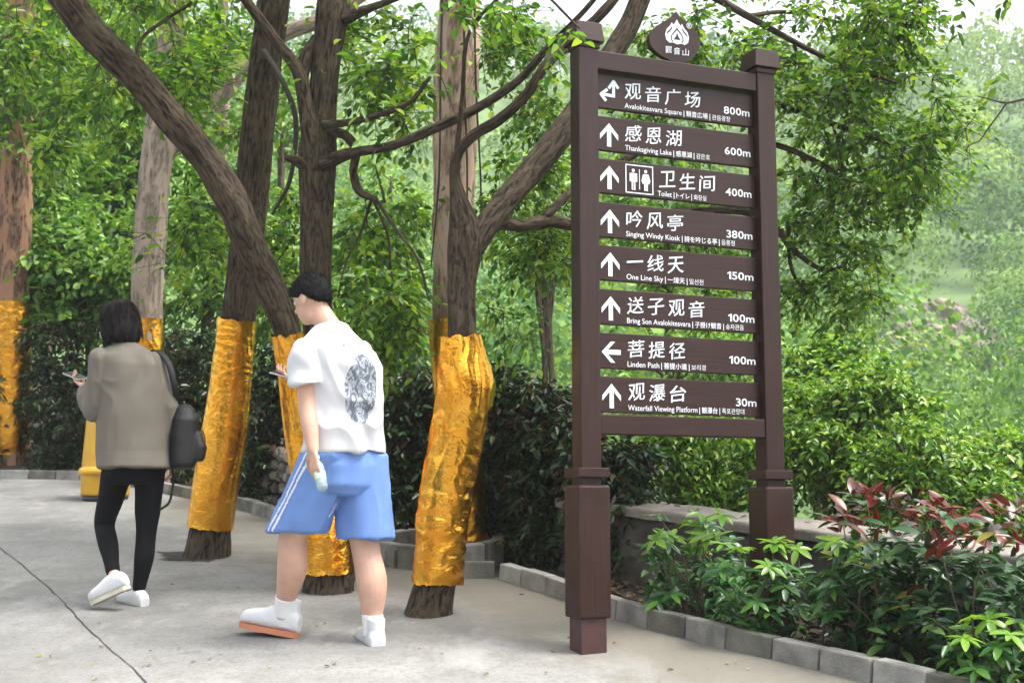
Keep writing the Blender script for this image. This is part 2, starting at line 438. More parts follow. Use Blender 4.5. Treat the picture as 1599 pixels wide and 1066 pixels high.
M_SAND = simple('washed_sand', (.12, .105, .08), .95, .4, 25, .8, 60)
def soil_patch(px, py, rx, ry, seed, mat=None):
    c = G(px, py); n = 96; th = np.linspace(0, 2 * np.pi, n, endpoint=False)
    rr = 1 + .35 * rng.random(n) * (rng.random(n) < .5) + .8 * (vnoise(np.column_stack([np.cos(th) * 2, np.sin(th) * 2, np.zeros(n)]), seed) - .5)
    V = [[c[0], c[1], gz(0, c[1]) + .005]]
    for a, r in zip(th, rr):
        x, y = c[0] + math.cos(a) * rx * r, c[1] + math.sin(a) * ry * r; V.append([x, y, gz(x, y) + .005])
    part('soil_pit', np.array(V), [(0, 1 + k, 1 + (k + 1) % n) for k in range(n)], mat or M_SOIL, plaza)
soil_patch(306, 867, .23, .19, 1);

kerb = thing('kerb', G(779, 903), 'grey concrete block kerb edging the planting bed', 'kerb', kind='structure')
def kerb_run(K, length, h=.10, w=.085):
    c, s = catmull(K, 400); L = s[-1]; n = max(1, round(L / length))
    for k in range(n):
        a = c[int(399 * k / n)]; b = c[int(399 * (k + 1) / n)]; mid = (a + b) / 2
        if mid[1] < 1.5: continue
        ex = nrm(b - a); S = nrm(np.cross([0, 0, 1], ex)); S = S if S @ np.array([.3, 1, 0]) > 0 else -S
        ez = np.cross(ex, S); ez = ez if ez[2] > 0 else -ez
        hl = np.linalg.norm(b - a) / 2 - .004 - random.random() * .003; hh = h / 2 + .02 + random.uniform(-.005, .006)
        ctr = mid + S * (w / 2 + random.uniform(-.006, .006)) + ez * (h / 2 - .02)
        a2 = random.uniform(-.02, .02); ex2 = nrm(ex + S * a2); S2 = nrm(np.cross(ez, ex2))
        V, f = box(ctr, ex2, S2, ez, hl, w / 2, hh, .009)
        V = V + (np.column_stack([vnoise(V * 25, q) for q in (1, 2, 3)]) - .5) * .008
        part('kerb_stone', V, f, random.choice([M_KERB, M_KERB, M_KERBL, M_KERBD]), kerb, smooth=False)
kerb_run(K1, .30); kerb_run(K2 + np.array([[0, 0, 0], [-.02, 0, 0]]), .26); kerb_run(K3, .27)

# ring of blocks round the pale eucalyptus
RC = G(684, 872); RR = .40
ring = thing('tree_ring', RC, 'round block planter ring at the foot of the pale foil wrapped eucalyptus', 'planter')
for k in range(13):
    a = 2 * math.pi * k / 13; r = np.array([math.cos(a), math.sin(a), 0]); r[2] = SLOPE * r[1]; t = np.array([-math.sin(a), math.cos(a), 0]); t[2] = SLOPE * t[1]
    ez = nrm(np.cross(r, t)); V, f = box(RC + r * RR + ez * .06, nrm(t), nrm(r), ez, RR * math.pi / 13 - .006, .04, .09, .01)
    V = V + (np.column_stack([vnoise(V * 25, q) for q in (1, 2, 3)]) - .5) * .008
    part('block', V, f, M_KERB if k % 3 else M_KERBD, ring, smooth=False)
th = np.linspace(0, 2 * np.pi, 24, endpoint=False)
part('soil', np.array([[RC[0], RC[1], RC[2] + .06]] + [[RC[0] + math.cos(a) * .37, RC[1] + math.sin(a) * .37, RC[2] + SLOPE * math.sin(a) * .37 + .05] for a in th]), [(0, 1 + k, 1 + (k + 1) % 24) for k in range(24)], M_SOIL, ring)

# parapet wall on the right, sloping with the ground
wall = thing('parapet_wall', [WA[0], WA[1], gz(0, WA[1])], 'low dark stone parapet wall with pale concrete coping beside the valley', 'wall')
def wall_slab(s0, s1, d0, d1, h0, h1, amp, mat, name, fs):
    n = int((s1 - s0) / .05); m = max(3, int((h1 - h0) / .05)); V, faces = [], []
    prof = [(d0, h0 + (h1 - h0) * k / m) for k in range(m + 1)] + [(d0 + (d1 - d0) * k / 5, h1) for k in range(1, 6)] + [(d1, h0 + (h1 - h0) * (m - k) / m) for k in range(1, m + 1)]
    q = len(prof)
    for i in range(n + 1):
        s = s0 + (s1 - s0) * i / n
        for d, h in prof:
            xy = WA + WD * s + WN * d; V.append([xy[0], xy[1], gz(0, xy[1]) + h])
    V = np.array(V)
    nn = np.column_stack([vnoise(V * fs, k) for k in (11, 12, 13)]) - .5 + .5 * (np.column_stack([vnoise(V * fs * 2.7, k) for k in (14, 15, 16)]) - .5)
    V = V + nn * amp
    for i in range(n):
        for k in range(q - 1): faces.append((i * q + k, i * q + k + 1, (i + 1) * q + k + 1, (i + 1) * q + k))
    faces += [tuple(range(q)), tuple(range(n * q, (n + 1) * q))[::-1]]
    part(name, V, faces, mat, wall)
wall_slab(-.5, 4.5, .02, .33, -.3, .375, .07, M_WALL, 'wall_face', 7)
wall_slab(-.5, 4.5, -.015, .36, .385, .44, .014, M_WALLCAP, 'coping', 9)

# rubble wall behind the kerb at the back
def rubble(pxs, h, label, n_row):
    p = np.array([G(*q) for q in pxs]); th_ = thing('rubble_wall', p[0], label, 'wall')
    c, s = catmull(p, 200); L = s[-1]
    T = nrm(np.gradient(c, axis=0)); Nn = nrm(np.cross(T, [0, 0, 1])); Nn = np.where((Nn[:, 1] > 0)[:, None], -Nn, Nn)
    V, f = [], []
    for k in range(0, 200, 10):
        for d, z in ((-.02, -.1), (-.02, h - .03), (-.3, h - .03), (-.3, -.1)): V.append(c[k] + Nn[k] * d + [0, 0, z])
    for k in range(19):
        for j in range(3): f.append((4 * k + j, 4 * k + j + 1, 4 * k + 5 + j, 4 * k + 4 + j))
    part('mortar', np.array(V), f, M_MORTAR, th_, smooth=False)
    for r in range(n_row):
        s0 = random.random() * .1
        while s0 < L - .1:
            w = random.uniform(.09, .19); k = int((s0 + w / 2) / L * 199); hh = h / n_row
            bm = bmesh.new(); bmesh.ops.create_icosphere(bm, subdivisions=2, radius=1)
            v = np.array([q.co for q in bm.verts]); v = np.sign(v) * np.abs(v) ** .6
            v = v * (1 + .5 * (vnoise(v * 1.3 + random.random() * 50, 4) - .5))[:, None]
            a = random.uniform(-.3, .3); v = v @ np.array([[math.cos(a), 0, math.sin(a)], [0, 1, 0], [-math.sin(a), 0, math.cos(a)]])
            v = v * [w / 2 * .95, .06, hh / 2 * .97]
            Vw = c[k] + v[:, :1] * T[k] + v[:, 1:2] * Nn[k] + v[:, 2:] * np.array([0, 0, 1.]) + [0, 0, hh * (r + .5) + random.uniform(-.02, .02)]
            bm.verts.index_update(); part('stone', Vw, [tuple(q.index for q in g.verts) for g in bm.faces], random.choice(M_RUB), th_, smooth=False); bm.free()
            s0 += w + .012
rubble([(330, 772), (400, 783), (470, 800), (560, 825)], .52, 'rubble stone wall of tan and grey stones behind the striding man', 5)

# ------------------------------------------------------------------ leaves
def leaf_arrays(pos, ax, nm, L, Wd):
    ax = nrm(ax); side = nrm(np.cross(nm, ax)); n = np.cross(ax, side)
    prof = [(0, 0, 0), (.28, .5, .10), (.66, .40, .06), (1, 0, -.14), (.66, -.40, .06), (.28, -.5, .10)]
    V = np.empty((len(pos), 6, 3)); L = np.broadcast_to(L, (len(pos),)); Wd = np.broadcast_to(Wd, (len(pos),))
    for k, (a, b, c) in enumerate(prof): V[:, k] = pos + ax * (a * L)[:, None] + side * (b * Wd)[:, None] + n * (c * L)[:, None]
    i = (np.arange(len(pos)) * 6)[:, None]
    Fq = np.concatenate([i + [0, 1, 2, 3], i + [0, 3, 4, 5]])
    return V.reshape(-1, 3), Fq

def rdir(n, up=0.):
    d = rng.normal(size=(n, 3)); d[:, 2] += up; return nrm(d)

def sprays(hubs, per, length, nleaf, droop=.35, out=None):
    """twigs around hubs and leaf frames along them"""
    H = np.repeat(hubs, per, 0); d = rdir(len(H)) * [1, 1, .75]
    if out is not None: d = d + np.repeat(out, per, 0)
    d = nrm(d - [0, 0, droop * .6]); ln = length * rng.uniform(.5, 1.25, len(H))
    k = np.tile(np.linspace(.15, 1, nleaf), len(H)); D = np.repeat(d, nleaf, 0); LL = np.repeat(ln, nleaf)
    pos = np.repeat(H, nleaf, 0) + D * (k * LL)[:, None] - np.array([0, 0, 1]) * (droop * (k * LL) ** 2 / max(length, .01))[:, None]
    side = nrm(np.cross(D, [0, 0, 1]) + rng.normal(size=D.shape) * .25) * np.where(np.arange(len(D)) % 2, 1, -1)[:, None]
    ax = D * .55 + side * .75 + rng.normal(size=D.shape) * .25 - [0, 0, .35]
    nm = np.array([0, 0, 1.]) + rng.normal(size=D.shape) * .55
    return pos, ax, nm, (H, d, ln)

def twig_mesh(H, d, ln, r, droop):
    n = len(H); side = nrm(np.cross(d, [.3, .2, 1.])); up = np.cross(side, d)
    V = np.empty((n, 6, 3)); e = H + d * ln[:, None] - np.array([0, 0, 1]) * (droop * ln)[:, None]
    for k in range(3):
        a = 2 * np.pi * k / 3; o_ = (math.cos(a) * side + math.sin(a) * up)
        V[:, k] = H + o_ * r; V[:, 3 + k] = e + o_ * r * .3
    i = (np.arange(n) * 6)[:, None]
    return V.reshape(-1, 3), np.concatenate([i + [0, 1, 4, 3], i + [1, 2, 5, 4], i + [2, 0, 3, 5]])

def hubs_px(specs):
    """(px, py, rx, ry, t0, t1, n): points inside an upright ellipse seen at those pixels, at depths t0..t1"""
    out = []
    for px, py, rx, ry, t0, t1, n in specs:
        a = rng.uniform(0, 2 * np.pi, n); r = np.sqrt(rng.uniform(0, 1, n)); t = rng.uniform(t0, t1, n)
        m = max(1, n // 4); j = rng.integers(0, m, n); own = rng.random(n) < .2
        pts = [P(px + rx * math.cos(x) * q, py + ry * math.sin(x) * q, tt) for x, q, tt in zip(a, r, t)]
        out += [pts[i] if own[i] else pts[j[i]] + rng.normal(size=3) * .011 * t0 * [1, 1, .8] for i in range(n)]
    return np.array(out)

# gaps in the leaves where bare trunk is seen: (px, py, half width, depth behind which leaves may stay)
CLEAR = []
def clear_line(rows, t):
    for (x0, y0, w0), (x1, y1, w1) in zip(rows[:-1], rows[1:]): CLEAR.append((x0, y0, w0, x1, y1, w1, t))
clear_line([(717, -20, 42), (712, 200, 44), (705, 520, 46)], 8.6)
clear_line([(252, 190, 34), (230, 500, 34)], 12.5); clear_line([(28, 190, 30), (20, 480, 34)], 13.2)
clear_line([(428, -20, 30), (384, 400, 30), (370, 520, 32)], 8.2); clear_line([(518, -20, 32), (496, 245, 36), (494, 440, 32)], 7.2)
clear_line([(100, -10, 36), (214, 122, 36), (322, 250, 36), (388, 378, 36), (452, 520, 34)], 7.0)
clear_line([(724, 330, 34), (721, 520, 34)], 6.5); clear_line([(728, 395, 30), (810, 290, 28), (890, 190, 28)], 6.9)
clear_line([(350, 150, 22), (440, 55, 22), (495, 34, 20)], 12.0)
def not_on_trunks(pos):
    y, z = pos[:, 1], pos[:, 2] - HC; d = y * cp + z * sp; px = 799.5 + F * pos[:, 0] / d; py = 533 - F * (-y * sp + z * cp) / d
    keep = np.ones(len(pos), bool); rr = rng.random(len(pos))
    for x0, y0, w0, x1, y1, w1, t in CLEAR:
        k = np.clip(((px - x0) * (x1 - x0) + (py - y0) * (y1 - y0)) / ((x1 - x0) ** 2 + (y1 - y0) ** 2), 0, 1)
        inside = (np.hypot(px - x0 - k * (x1 - x0), py - y0 - k * (y1 - y0)) < w0 + (w1 - w0) * k) & (d < t + 1) & (rr < .93)
        keep &= ~inside
    return keep
def crown(parent, hubs, per, length, nleaf, L, Wd, mat, droop=.35, twigs=True, name='crown'):
    pos, ax, nm, tw = sprays(hubs, per, length, nleaf, droop)
    if name == 'crown': q = not_on_trunks(pos); pos, ax, nm = pos[q], ax[q], nm[q]; q = not_on_trunks(tw[0] + tw[1] * tw[2][:, None] * .5); tw = tuple(a[q] for a in tw)
    Ls = L * rng.uniform(.6, 1.25, len(pos)); V, f = leaf_arrays(pos, ax, nm, Ls, Ls * Wd)
    o = part(name, V, f, mat, parent, smooth=False, kind='stuff')
    if twigs:
        V, f = twig_mesh(*tw, .0035, droop); part('twigs', V, f, M_TWIG, parent, kind='stuff')
    return o

# ------------------------------------------------------------------ trees
def pxpath(rows):
    """rows (px, py, t, width_px) -> points and radii"""
    return np.array([P(a, b, t) for a, b, t, w in rows]), np.array([w / 2 / F * t for a, b, t, w in rows])

def trunk(tree, rows, mat, seed, amp=.018, nseg=56, step=.03, name='trunk', freq=10):
    p, r = pxpath(rows); V, f, uv = tube(p, r, nseg, step, bark_disp(amp, seed, freq)); return part(name, V, f, mat, tree, uv=uv)

def branch(tree, rows, mat, seed, amp=.004):
    p, r = pxpath(rows); V, f, uv = tube(p, r, 14, .03, bark_disp(min(amp, r.mean() * .25), seed, 6)); return part('branch', V, f, mat, tree, uv=uv)

def wrap(tree, rows, seed, amp=.014, grow=.013):
    p, r = pxpath(rows); V, f, uv = tube(p, r + grow, 110, .011, foil_disp(amp, seed), cap=False)
    th = np.linspace(0, 2 * np.pi, 110, endpoint=False); e = vnoise(np.column_stack([np.cos(th) * 3, np.sin(th) * 3, th * 0 + seed]), 3) - .5 + .4 * (rng.random(110) - .5)
    for k, w in ((0, 1), (1, .6), (2, .25)): V[k * 110:(k + 1) * 110, 2] += e * .022 * w; q = len(V) - (k + 1) * 110; V[q:q + 110, 2] += e[::-1] * .022 * w
    return part('foil_wrap', V, f, M_FOIL, tree, uv=uv)

# red-brown eucalyptus at the left edge
b1 = G(18, 728); t1 = depth(b1)
T1 = thing('eucalyptus_tree', b1, 'red brown peeling eucalyptus wrapped in gold foil at the left edge', 'tree', 'foil wrapped trees')
trunk(T1, [(18, 735, t1, 56), (19, 700, t1, 48), (21, 470, t1, 46), (28, 200, t1 + .1, 46), (34, 0, t1 + .2, 42), (44, -260, t1 + .4, 36), (60, -600, t1 + .6, 22)], M_EUC2, 21, .018)
wrap(T1, [(17, 722, t1, 46), (19, 640, t1, 49), (21, 560, t1, 47), (22, 470, t1, 46)], 31)
crown(T1, hubs_px([(40, 40, 130, 120, t1 - 2.2, t1 + 1.5, 50), (60, -260, 380, 200, t1 - 2, t1 + 3, 90), (40, 150, 80, 70, t1 - 1.4, t1 - .4, 26)]), 7, .45, 8, .105, .42, M_LEAF)

# grey eucalyptus behind the woman
b2 = G(236, 757); t2 = depth(b2)
T2 = thing('eucalyptus_tree', b2, 'grey leaning eucalyptus wrapped in gold foil behind the woman', 'tree', 'foil wrapped trees')
trunk(T2, [(234, 764, t2, 62), (232, 700, t2, 54), (230, 480, t2, 48), (240, 300, t2, 49), (250, 200, t2 + .1, 46), (262, 100, t2 + .2, 40), (272, -60, t2 + .4, 34), (280, -400, t2 + .6, 22)], M_PALE, 22, .012)
wrap(T2, [(232, 740, t2, 50), (231, 640, t2, 47), (230, 560, t2, 44), (230, 497, t2, 43)], 32)
branch(T2, [(246, 250, t2, 30), (300, 200, t2 + .4, 28), (345, 150, t2 + .5, 27), (390, 95, t2 + .6, 29), (440, 55, t2 + .7, 26), (495, 34, t2 + .8, 24), (600, -30, t2 + 1, 20)], M_PALE, 5)
branch(T2, [(340, 330, t2 + 1.5, 14), (350, 180, t2 + 1.5, 16), (348, 40, t2 + 1.6, 15), (352, -80, t2 + 1.6, 14)], M_PALE, 6)
crown(T2, hubs_px([(300, -240, 330, 180, t2 - 1.5, t2 + 3, 80), (330, 120, 70, 90, t2 - 1, t2 + .2, 18)]), 7, .45, 8, .10, .4, M_LEAF)

# dark straight tree
b3 = G(322, 868); t3 = depth(b3)
T3 = thing('shade_tree', b3, 'straight dark tree wrapped in gold foil between the woman and the man', 'tree', 'foil wrapped trees')
trunk(T3, [(320, 885, t3, 84), (323, 868, t3, 75), (327, 835, t3, 65), (330, 815, t3, 61), (347, 700, t3, 60), (362, 590, t3, 54), (373, 500, t3, 50), (384, 400, t3, 49), (398, 250, t3, 50), (414, 100, t3, 48), (427, 0, t3, 48), (450, -200, t3, 40), (470, -500, t3, 24)], M_BARK, 23)
wrap(T3, [(328, 823, t3, 61), (337, 760, t3, 62), (348, 690, t3, 61), (357, 620, t3, 55), (364, 560, t3, 52), (370, 500, t3, 50)], 33, .012)
branch(T3, [(412, 80, t3 - .12, 8), (440, 125, t3 - .3, 8), (460, 175, t3 - .35, 8), (460, 240, t3 - .35, 7), (450, 290, t3 - .35, 6), (425, 335, t3 - .3, 4)], M_TWIG, 8)
crown(T3, hubs_px([(450, -220, 350, 190, t3 - 1.8, t3 + 2, 90), (310, 170, 70, 100, t3 + .3, t3 + 1.6, 20), (440, 400, 55, 100, t3 + .2, t3 + 1.2, 22), (290, 380, 60, 60, t3 + 1, t3 + 2, 14), (290, 330, 50, 60, t3 + .4, t3 + 1.4, 14)]), 7, .36, 8, .075, .52, M_LEAF)

# two-stemmed tree behind the man
b4 = G(514, 922); t4 = depth(b4)
T4 = thing('shade_tree', b4, 'two stemmed dark tree in gold foil behind the man, one stem slanting', 'tree', 'foil wrapped trees')
trunk(T4, [(512, 936, t4, 84), (513, 922, t4, 75), (514, 890, t4, 70), (510, 850, t4, 62), (487, 760, t4, 46), (468, 660, t4 - .02, 38), (458, 570, t4 - .05, 36), (450, 520, t4 - .08, 38), (420, 445, t4 - .12, 44), (388, 378, t4 - .2, 46), (362, 315, t4 - .25, 50), (322, 250, t4 - .3, 46), (270, 188, t4 - .35, 48), (214, 122, t4 - .4, 46), (152, 62, t4 - .45, 46), (100, -5, t4 - .5, 44), (20, -110, t4 - .6, 38), (-80, -260, t4 - .6, 24)], M_BARK, 24, .014)
trunk(T4, [(516, 880, t4 + .04, 60), (516, 800, t4 + .06, 54), (508, 640, t4 + .08, 48), (497, 520, t4 + .08, 46), (493, 430, t4 + .08, 46), (495, 330, t4 + .08, 48), (496, 245, t4 + .08, 54), (502, 170, t4 + .08, 42), (510, 90, t4 + .08, 40), (520, 10, t4 + .08, 48), (530, -80, t4 + .1, 40), (545, -300, t4 + .2, 26)], M_BARK, 25, .012)
wrap(T4, [(513, 890, t4, 70), (511, 850, t4, 64), (489, 760, t4, 50), (469, 660, t4 - .02, 42), (459, 580, t4 - .05, 38), (451, 520, t4 - .08, 40)], 34, .012)
wrap(T4, [(516, 868, t4 + .04, 60), (516, 800, t4 + .06, 57), (510, 680, t4 + .08, 52), (500, 560, t4 + .08, 48)], 37, .012)
for k, rows in enumerate([
    [(490, 250, t4 + .05, 36), (478, 170, t4 + .02, 26), (464, 108, t4, 20), (428, 60, t4 - .05, 17), (380, -4, t4 - .1, 15), (330, -70, t4 - .2, 12)],
    [(470, 130, t4 + .02, 18), (476, 95, t4 + .05, 22), (495, 60, t4 + .08, 18)],
    [(505, 195, t4 - .02, 14), (540, 192, t4 - .1, 11), (590, 180, t4 - .2, 9), (640, 160, t4 - .25, 7), (672, 120, t4 - .3, 5)],
    [(505, 255, t4, 24), (545, 240, t4 - .1, 17), (610, 228, t4 - .2, 14), (680, 200, t4 - .3, 15), (740, 172, t4 - .4, 14), (810, 125, t4 - .5, 12), (860, 70, t4 - .6, 10), (910, 20, t4 - .7, 8), (960, -40, t4 - .7, 6)],
    [(510, 205, t4 + .04, 16), (540, 212, t4 - .02, 14), (555, 232, t4 - .05, 14), (552, 270, t4 - .06, 13), (562, 300, t4 - .08, 13), (588, 312, t4 - .1, 8)],
    [(588, 312, t4 - .1, 6), (620, 360, t4 - .15, 5), (650, 400, t4 - .2, 4), (670, 470, t4 - .2, 3)],
    [(580, 312, t4 - .1, 5), (560, 370, t4, 4), (540, 410, t4, 3), (528, 465, t4, 3)],
    [(584, 314, t4 - .1, 5), (606, 370, t4 - .05, 4), (610, 420, t4, 3)],
    [(480, 262, t4 + .04, 22), (462, 250, t4 - .02, 15), (446, 246, t4 - .06, 8)],
    [(535, 30, t4 + .05, 22), (580, 12, t4, 12), (640, -10, t4 - .1, 8)],
    [(215, 122, t4 - .3, 8), (222, 60, t4 - .1, 6), (260, 30, t4, 5), (300, 5, t4, 5)],
]): branch(T4, rows, M_BARK, 40 + k)
crown(T4, hubs_px([(560, 120, 60, 80, t4 + .2, t4 + 1.2, 16), (630, 380, 60, 130, t4 - .2, t4 + .9, 24), (640, 110, 60, 80, t4 - .2, t4 + .8, 20), (560, 440, 50, 90, t4 + .3, t4 + 1.4, 20),
    (630, 500, 50, 60, t4 + .3, t4 + 1.2, 14), (180, 60, 180, 70, t4 + .2, t4 + 2, 30), (120, 200, 120, 80, t4 + .6, t4 + 2, 22), (250, 120, 60, 90, t4 + .6, t4 + 1.6, 12), (260, -200, 420, 160, t4 - 1.5, t4 + 1.5, 80)]), 6, .32, 8, .066, .55, M_LEAF)

# front tree whose crown hangs over the sign
b6 = G(668, 957); t6 = depth(b6)
T6 = thing('shade_tree', b6, 'dark forked tree in crumpled gold foil next to the signboard', 'tree', 'foil wrapped trees')
trunk(T6, [(666, 972, t6, 88), (668, 957, t6, 76), (675, 925, t6, 64), (682, 900, t6, 58), (692, 800, t6, 58), (706, 720, t6, 56), (718, 640, t6, 52), (721, 560, t6, 46), (721, 500, t6, 44), (722, 430, t6, 46), (726, 385, t6, 54), (724, 345, t6, 46), (716, 310, t6 - .02, 26), (710, 275, t6 - .02, 15), (712, 248, t6 - .03, 14), (735, 215, t6 - .05, 15), (775, 190, t6 - .08, 15), (820, 150, t6 - .1, 14), (850, 105, t6 - .12, 14), (890, 68, t6 + .1, 14), (950, 10, t6 + .2, 12), (1000, -60, t6 + .3, 10)], M_BARK, 26, .011)
wrap(T6, [(683, 908, t6, 62), (687, 850, t6, 64), (692, 800, t6, 66), (706, 720, t6, 67), (719, 650, t6, 69), (727, 600, t6, 74), (722, 560, t6, 62), (718, 523, t6, 48)], 36, .024)
SB = t6 + .75
for k, rows in enumerate([
    [(728, 395, t6, 46), (765, 345, t6 + .1, 38), (810, 290, t6 + .25, 38), (860, 230, t6 + .4, 40), (905, 170, t6 + .55, 38), (950, 95, SB, 36), (985, 35, SB + .1, 34), (1010, -30, SB + .15, 32), (1050, -160, SB + .2, 26), (1100, -350, SB + .3, 16)],
    [(735, 385, t6 + .02, 34), (775, 350, t6 + .15, 22), (815, 352, t6 + .3, 19), (855, 345, t6 + .45, 20), (900, 352, t6 + .6, 18), (980, 345, SB, 15), (1080, 330, SB + .1, 13), (1200, 345, SB + .2, 10), (1245, 395, SB + .2, 8), (1290, 422, SB + .2, 6), (1318, 415, SB + .1, 4)],
    [(850, 340, t6 + .42, 15), (885, 305, t6 + .55, 13), (940, 270, SB, 12), (1060, 215, SB + .1, 11), (1217, 228, SB + .1, 9), (1270, 250, SB, 8), (1335, 290, SB, 5)],
    [(950, 100, SB, 20), (1040, 110, SB + .1, 15), (1130, 130, SB + .1, 13), (1217, 163, SB, 10), (1290, 190, SB, 8), (1390, 225, SB, 4)],
    [(1010, -30, SB + .15, 18), (1090, -15, SB + .1, 14), (1167, 25, SB, 11), (1230, 60, SB, 9), (1296, 93, SB, 7), (1400, 130, SB - .1, 4)],
    [(1167, 25, SB, 7), (1240, 20, SB + .3, 6), (1330, 40, SB + .4, 4)],
    [(1230, 345, SB + .2, 6), (1240, 430, SB + .3, 5), (1280, 480, SB + .3, 3)],
    [(1240, 70, SB, 6), (1255, 120, SB, 5), (1290, 170, SB, 4), (1320, 280, SB, 3)],
]): branch(T6, rows, M_BARK, 60 + k)
crown(T6, hubs_px([(1290, 90, 125, 95, SB - .3, SB + .9, 44), (1395, 120, 80, 90, SB - .2, SB + .8, 34), (1450, 200, 40, 60, SB - .2, SB + .6, 13), (1320, 235, 100, 50, SB - .3, SB + .9, 26), (1430, 285, 50, 30, SB - .2, SB + .5, 11),
    (1290, 390, 70, 75, SB - .2, SB + .8, 20), (1350, 420, 25, 60, SB - .1, SB + .5, 9), (1370, 320, 60, 30, SB - .1, SB + .6, 10), (1250, 480, 40, 30, SB, SB + .6, 6), (1340, 15, 125, 40, SB - .3, SB + .9, 26), (1110, 70, 90, 60, SB + .2, SB + 1.2, 28), (1060, 250, 120, 160, SB + .3, SB + 1.5, 34), (1060, 480, 120, 90, SB + .4, SB + 1.6, 12),
    (800, 60, 70, 70, SB - .1, SB + 1, 26), (830, 210, 60, 90, SB + .1, SB + 1.2, 24), (830, 410, 50, 80, SB, SB + 1.1, 16), (790, 490, 35, 40, SB, SB + .8, 5), (800, 330, 50, 60, SB + .2, SB + 1.2, 14), (1220, -230, 420, 170, SB - 1.5, SB + 2, 110)]), 6, .26, 8, .052, .55, M_LEAF)
crown(T6, hubs_px([(905, 48, 16, 10, 5.75, 5.85, 2), (720, 12, 30, 12, 6.2, 6.5, 4), (760, 25, 25, 18, 6.2, 6.5, 3)]), 3, .14, 5, .065, .5, M_LEAF, name='leaf_spray')
# a limb that carries the near sprays
branch(T6, [(712, 250, t6 - .02, 9), (722, 150, t6 - .15, 7), (730, 60, t6 - .35, 6), (760, 15, 6.35, 5), (830, -20, 6.0, 4), (905, 44, 5.8, 3)], M_BARK, 77)

# pale eucalyptus standing in the block ring
b7 = P(730, 858, depth(RC) + .02); t7 = depth(b7)
T7 = thing('eucalyptus_tree', b7, 'tall pale smooth eucalyptus with gold foil inside the block ring', 'tree', 'foil wrapped trees')
trunk(T7, [(732, 885, t7, 62), (731, 850, t7, 52), (722, 720, t7, 54), (708, 560, t7, 58), (705, 480, t7, 60), (706, 400, t7, 62), (709, 250, t7, 66), (713, 100, t7, 66), (717, 0, t7, 60), (724, -200, t7 + .1, 50), (735, -600, t7 + .2, 30)], M_EUC, 27, .01, freq=6)
wrap(T7, [(731, 852, t7, 50), (725, 770, t7, 52), (716, 660, t7, 56), (708, 570, t7, 59), (704, 498, t7, 61)], 38, .014)
for k, dx in enumerate((-22, 12, 28)):
    branch(T7, [(713 + dx, -20, t7 - .3, 4), (712 + dx * 1.1, 120, t7 - .32, 3), (714 + dx * 1.3, 280, t7 - .3, 3), (708 + dx * 1.6, 420, t7 - .3, 2)], M_TWIG, 90 + k)
crown(T7, hubs_px([(740, -300, 330, 200, t7 - 1, t7 + 3, 80)]), 7, .45, 8, .10, .4, M_LEAF)

# tree outside the frame whose twig reaches in at the top right corner
b8 = np.array([4.6, 6.9, gz(0, 6.9) - .6]); t8 = depth(P(1540, 160, 6.4))
T8 = thing('overhanging_tree', b8, 'bare twig and few leaves reaching in from a tree past the right edge', 'tree')
V, f, uv = tube([b8 + [0, 0, -.2], b8 + [-.05, 0, 1.5], b8 + [0, .1, 3.2], b8 + [.1, .1, 5.2]], [.16, .12, .10, .05], 30, .05, bark_disp(.01, 70)); part('trunk', V, f, M_BARK, T8, uv=uv)
tp = lambda z: b8 + [0, .05, z]
V, f, uv = tube([tp(2.1), P(1800, 110, 6.7), P(1660, 150, 6.5), P(1599, 155, 6.4), P(1570, 161, 6.4), P(1545, 155, 6.4), P(1525, 150, 6.4)], [.03, .016, .008, .006, .005, .003, .002], 10, .03); part('branch', V, f, M_TWIG, T8, uv=uv)
V, f, uv = tube([P(1572, 161, 6.4), P(1555, 185, 6.4), P(1540, 205, 6.4), P(1530, 220, 6.4), P(1512, 228, 6.4), P(1508, 240, 6.4)], [.005, .004, .004, .003, .003, .002], 8, .03); part('branch', V, f, M_TWIG, T8, uv=uv)
V, f, uv = tube([tp(2.9), P(1750, -60, 6.6), P(1650, -30, 6.4), P(1540, -6, 6.3), P(1500, -4, 6.3)], [.03, .014, .007, .004, .003], 8, .03); part('branch', V, f, M_TWIG, T8, uv=uv)
crown(T8, np.concatenate([hubs_px([(1540, -8, 40, 6, 6.25, 6.35, 5), (1600, 110, 8, 8, 6.35, 6.45, 1)])]), 2, .09, 4, .075, .42, M_LEAF, twigs=False, name='leaf_spray')
crown(T8, b8 + [0, 0, 5.2] + rng.normal(size=(60, 3)) * [1.0, 1.0, .8], 7, .4, 8, .08, .5, M_LEAF)

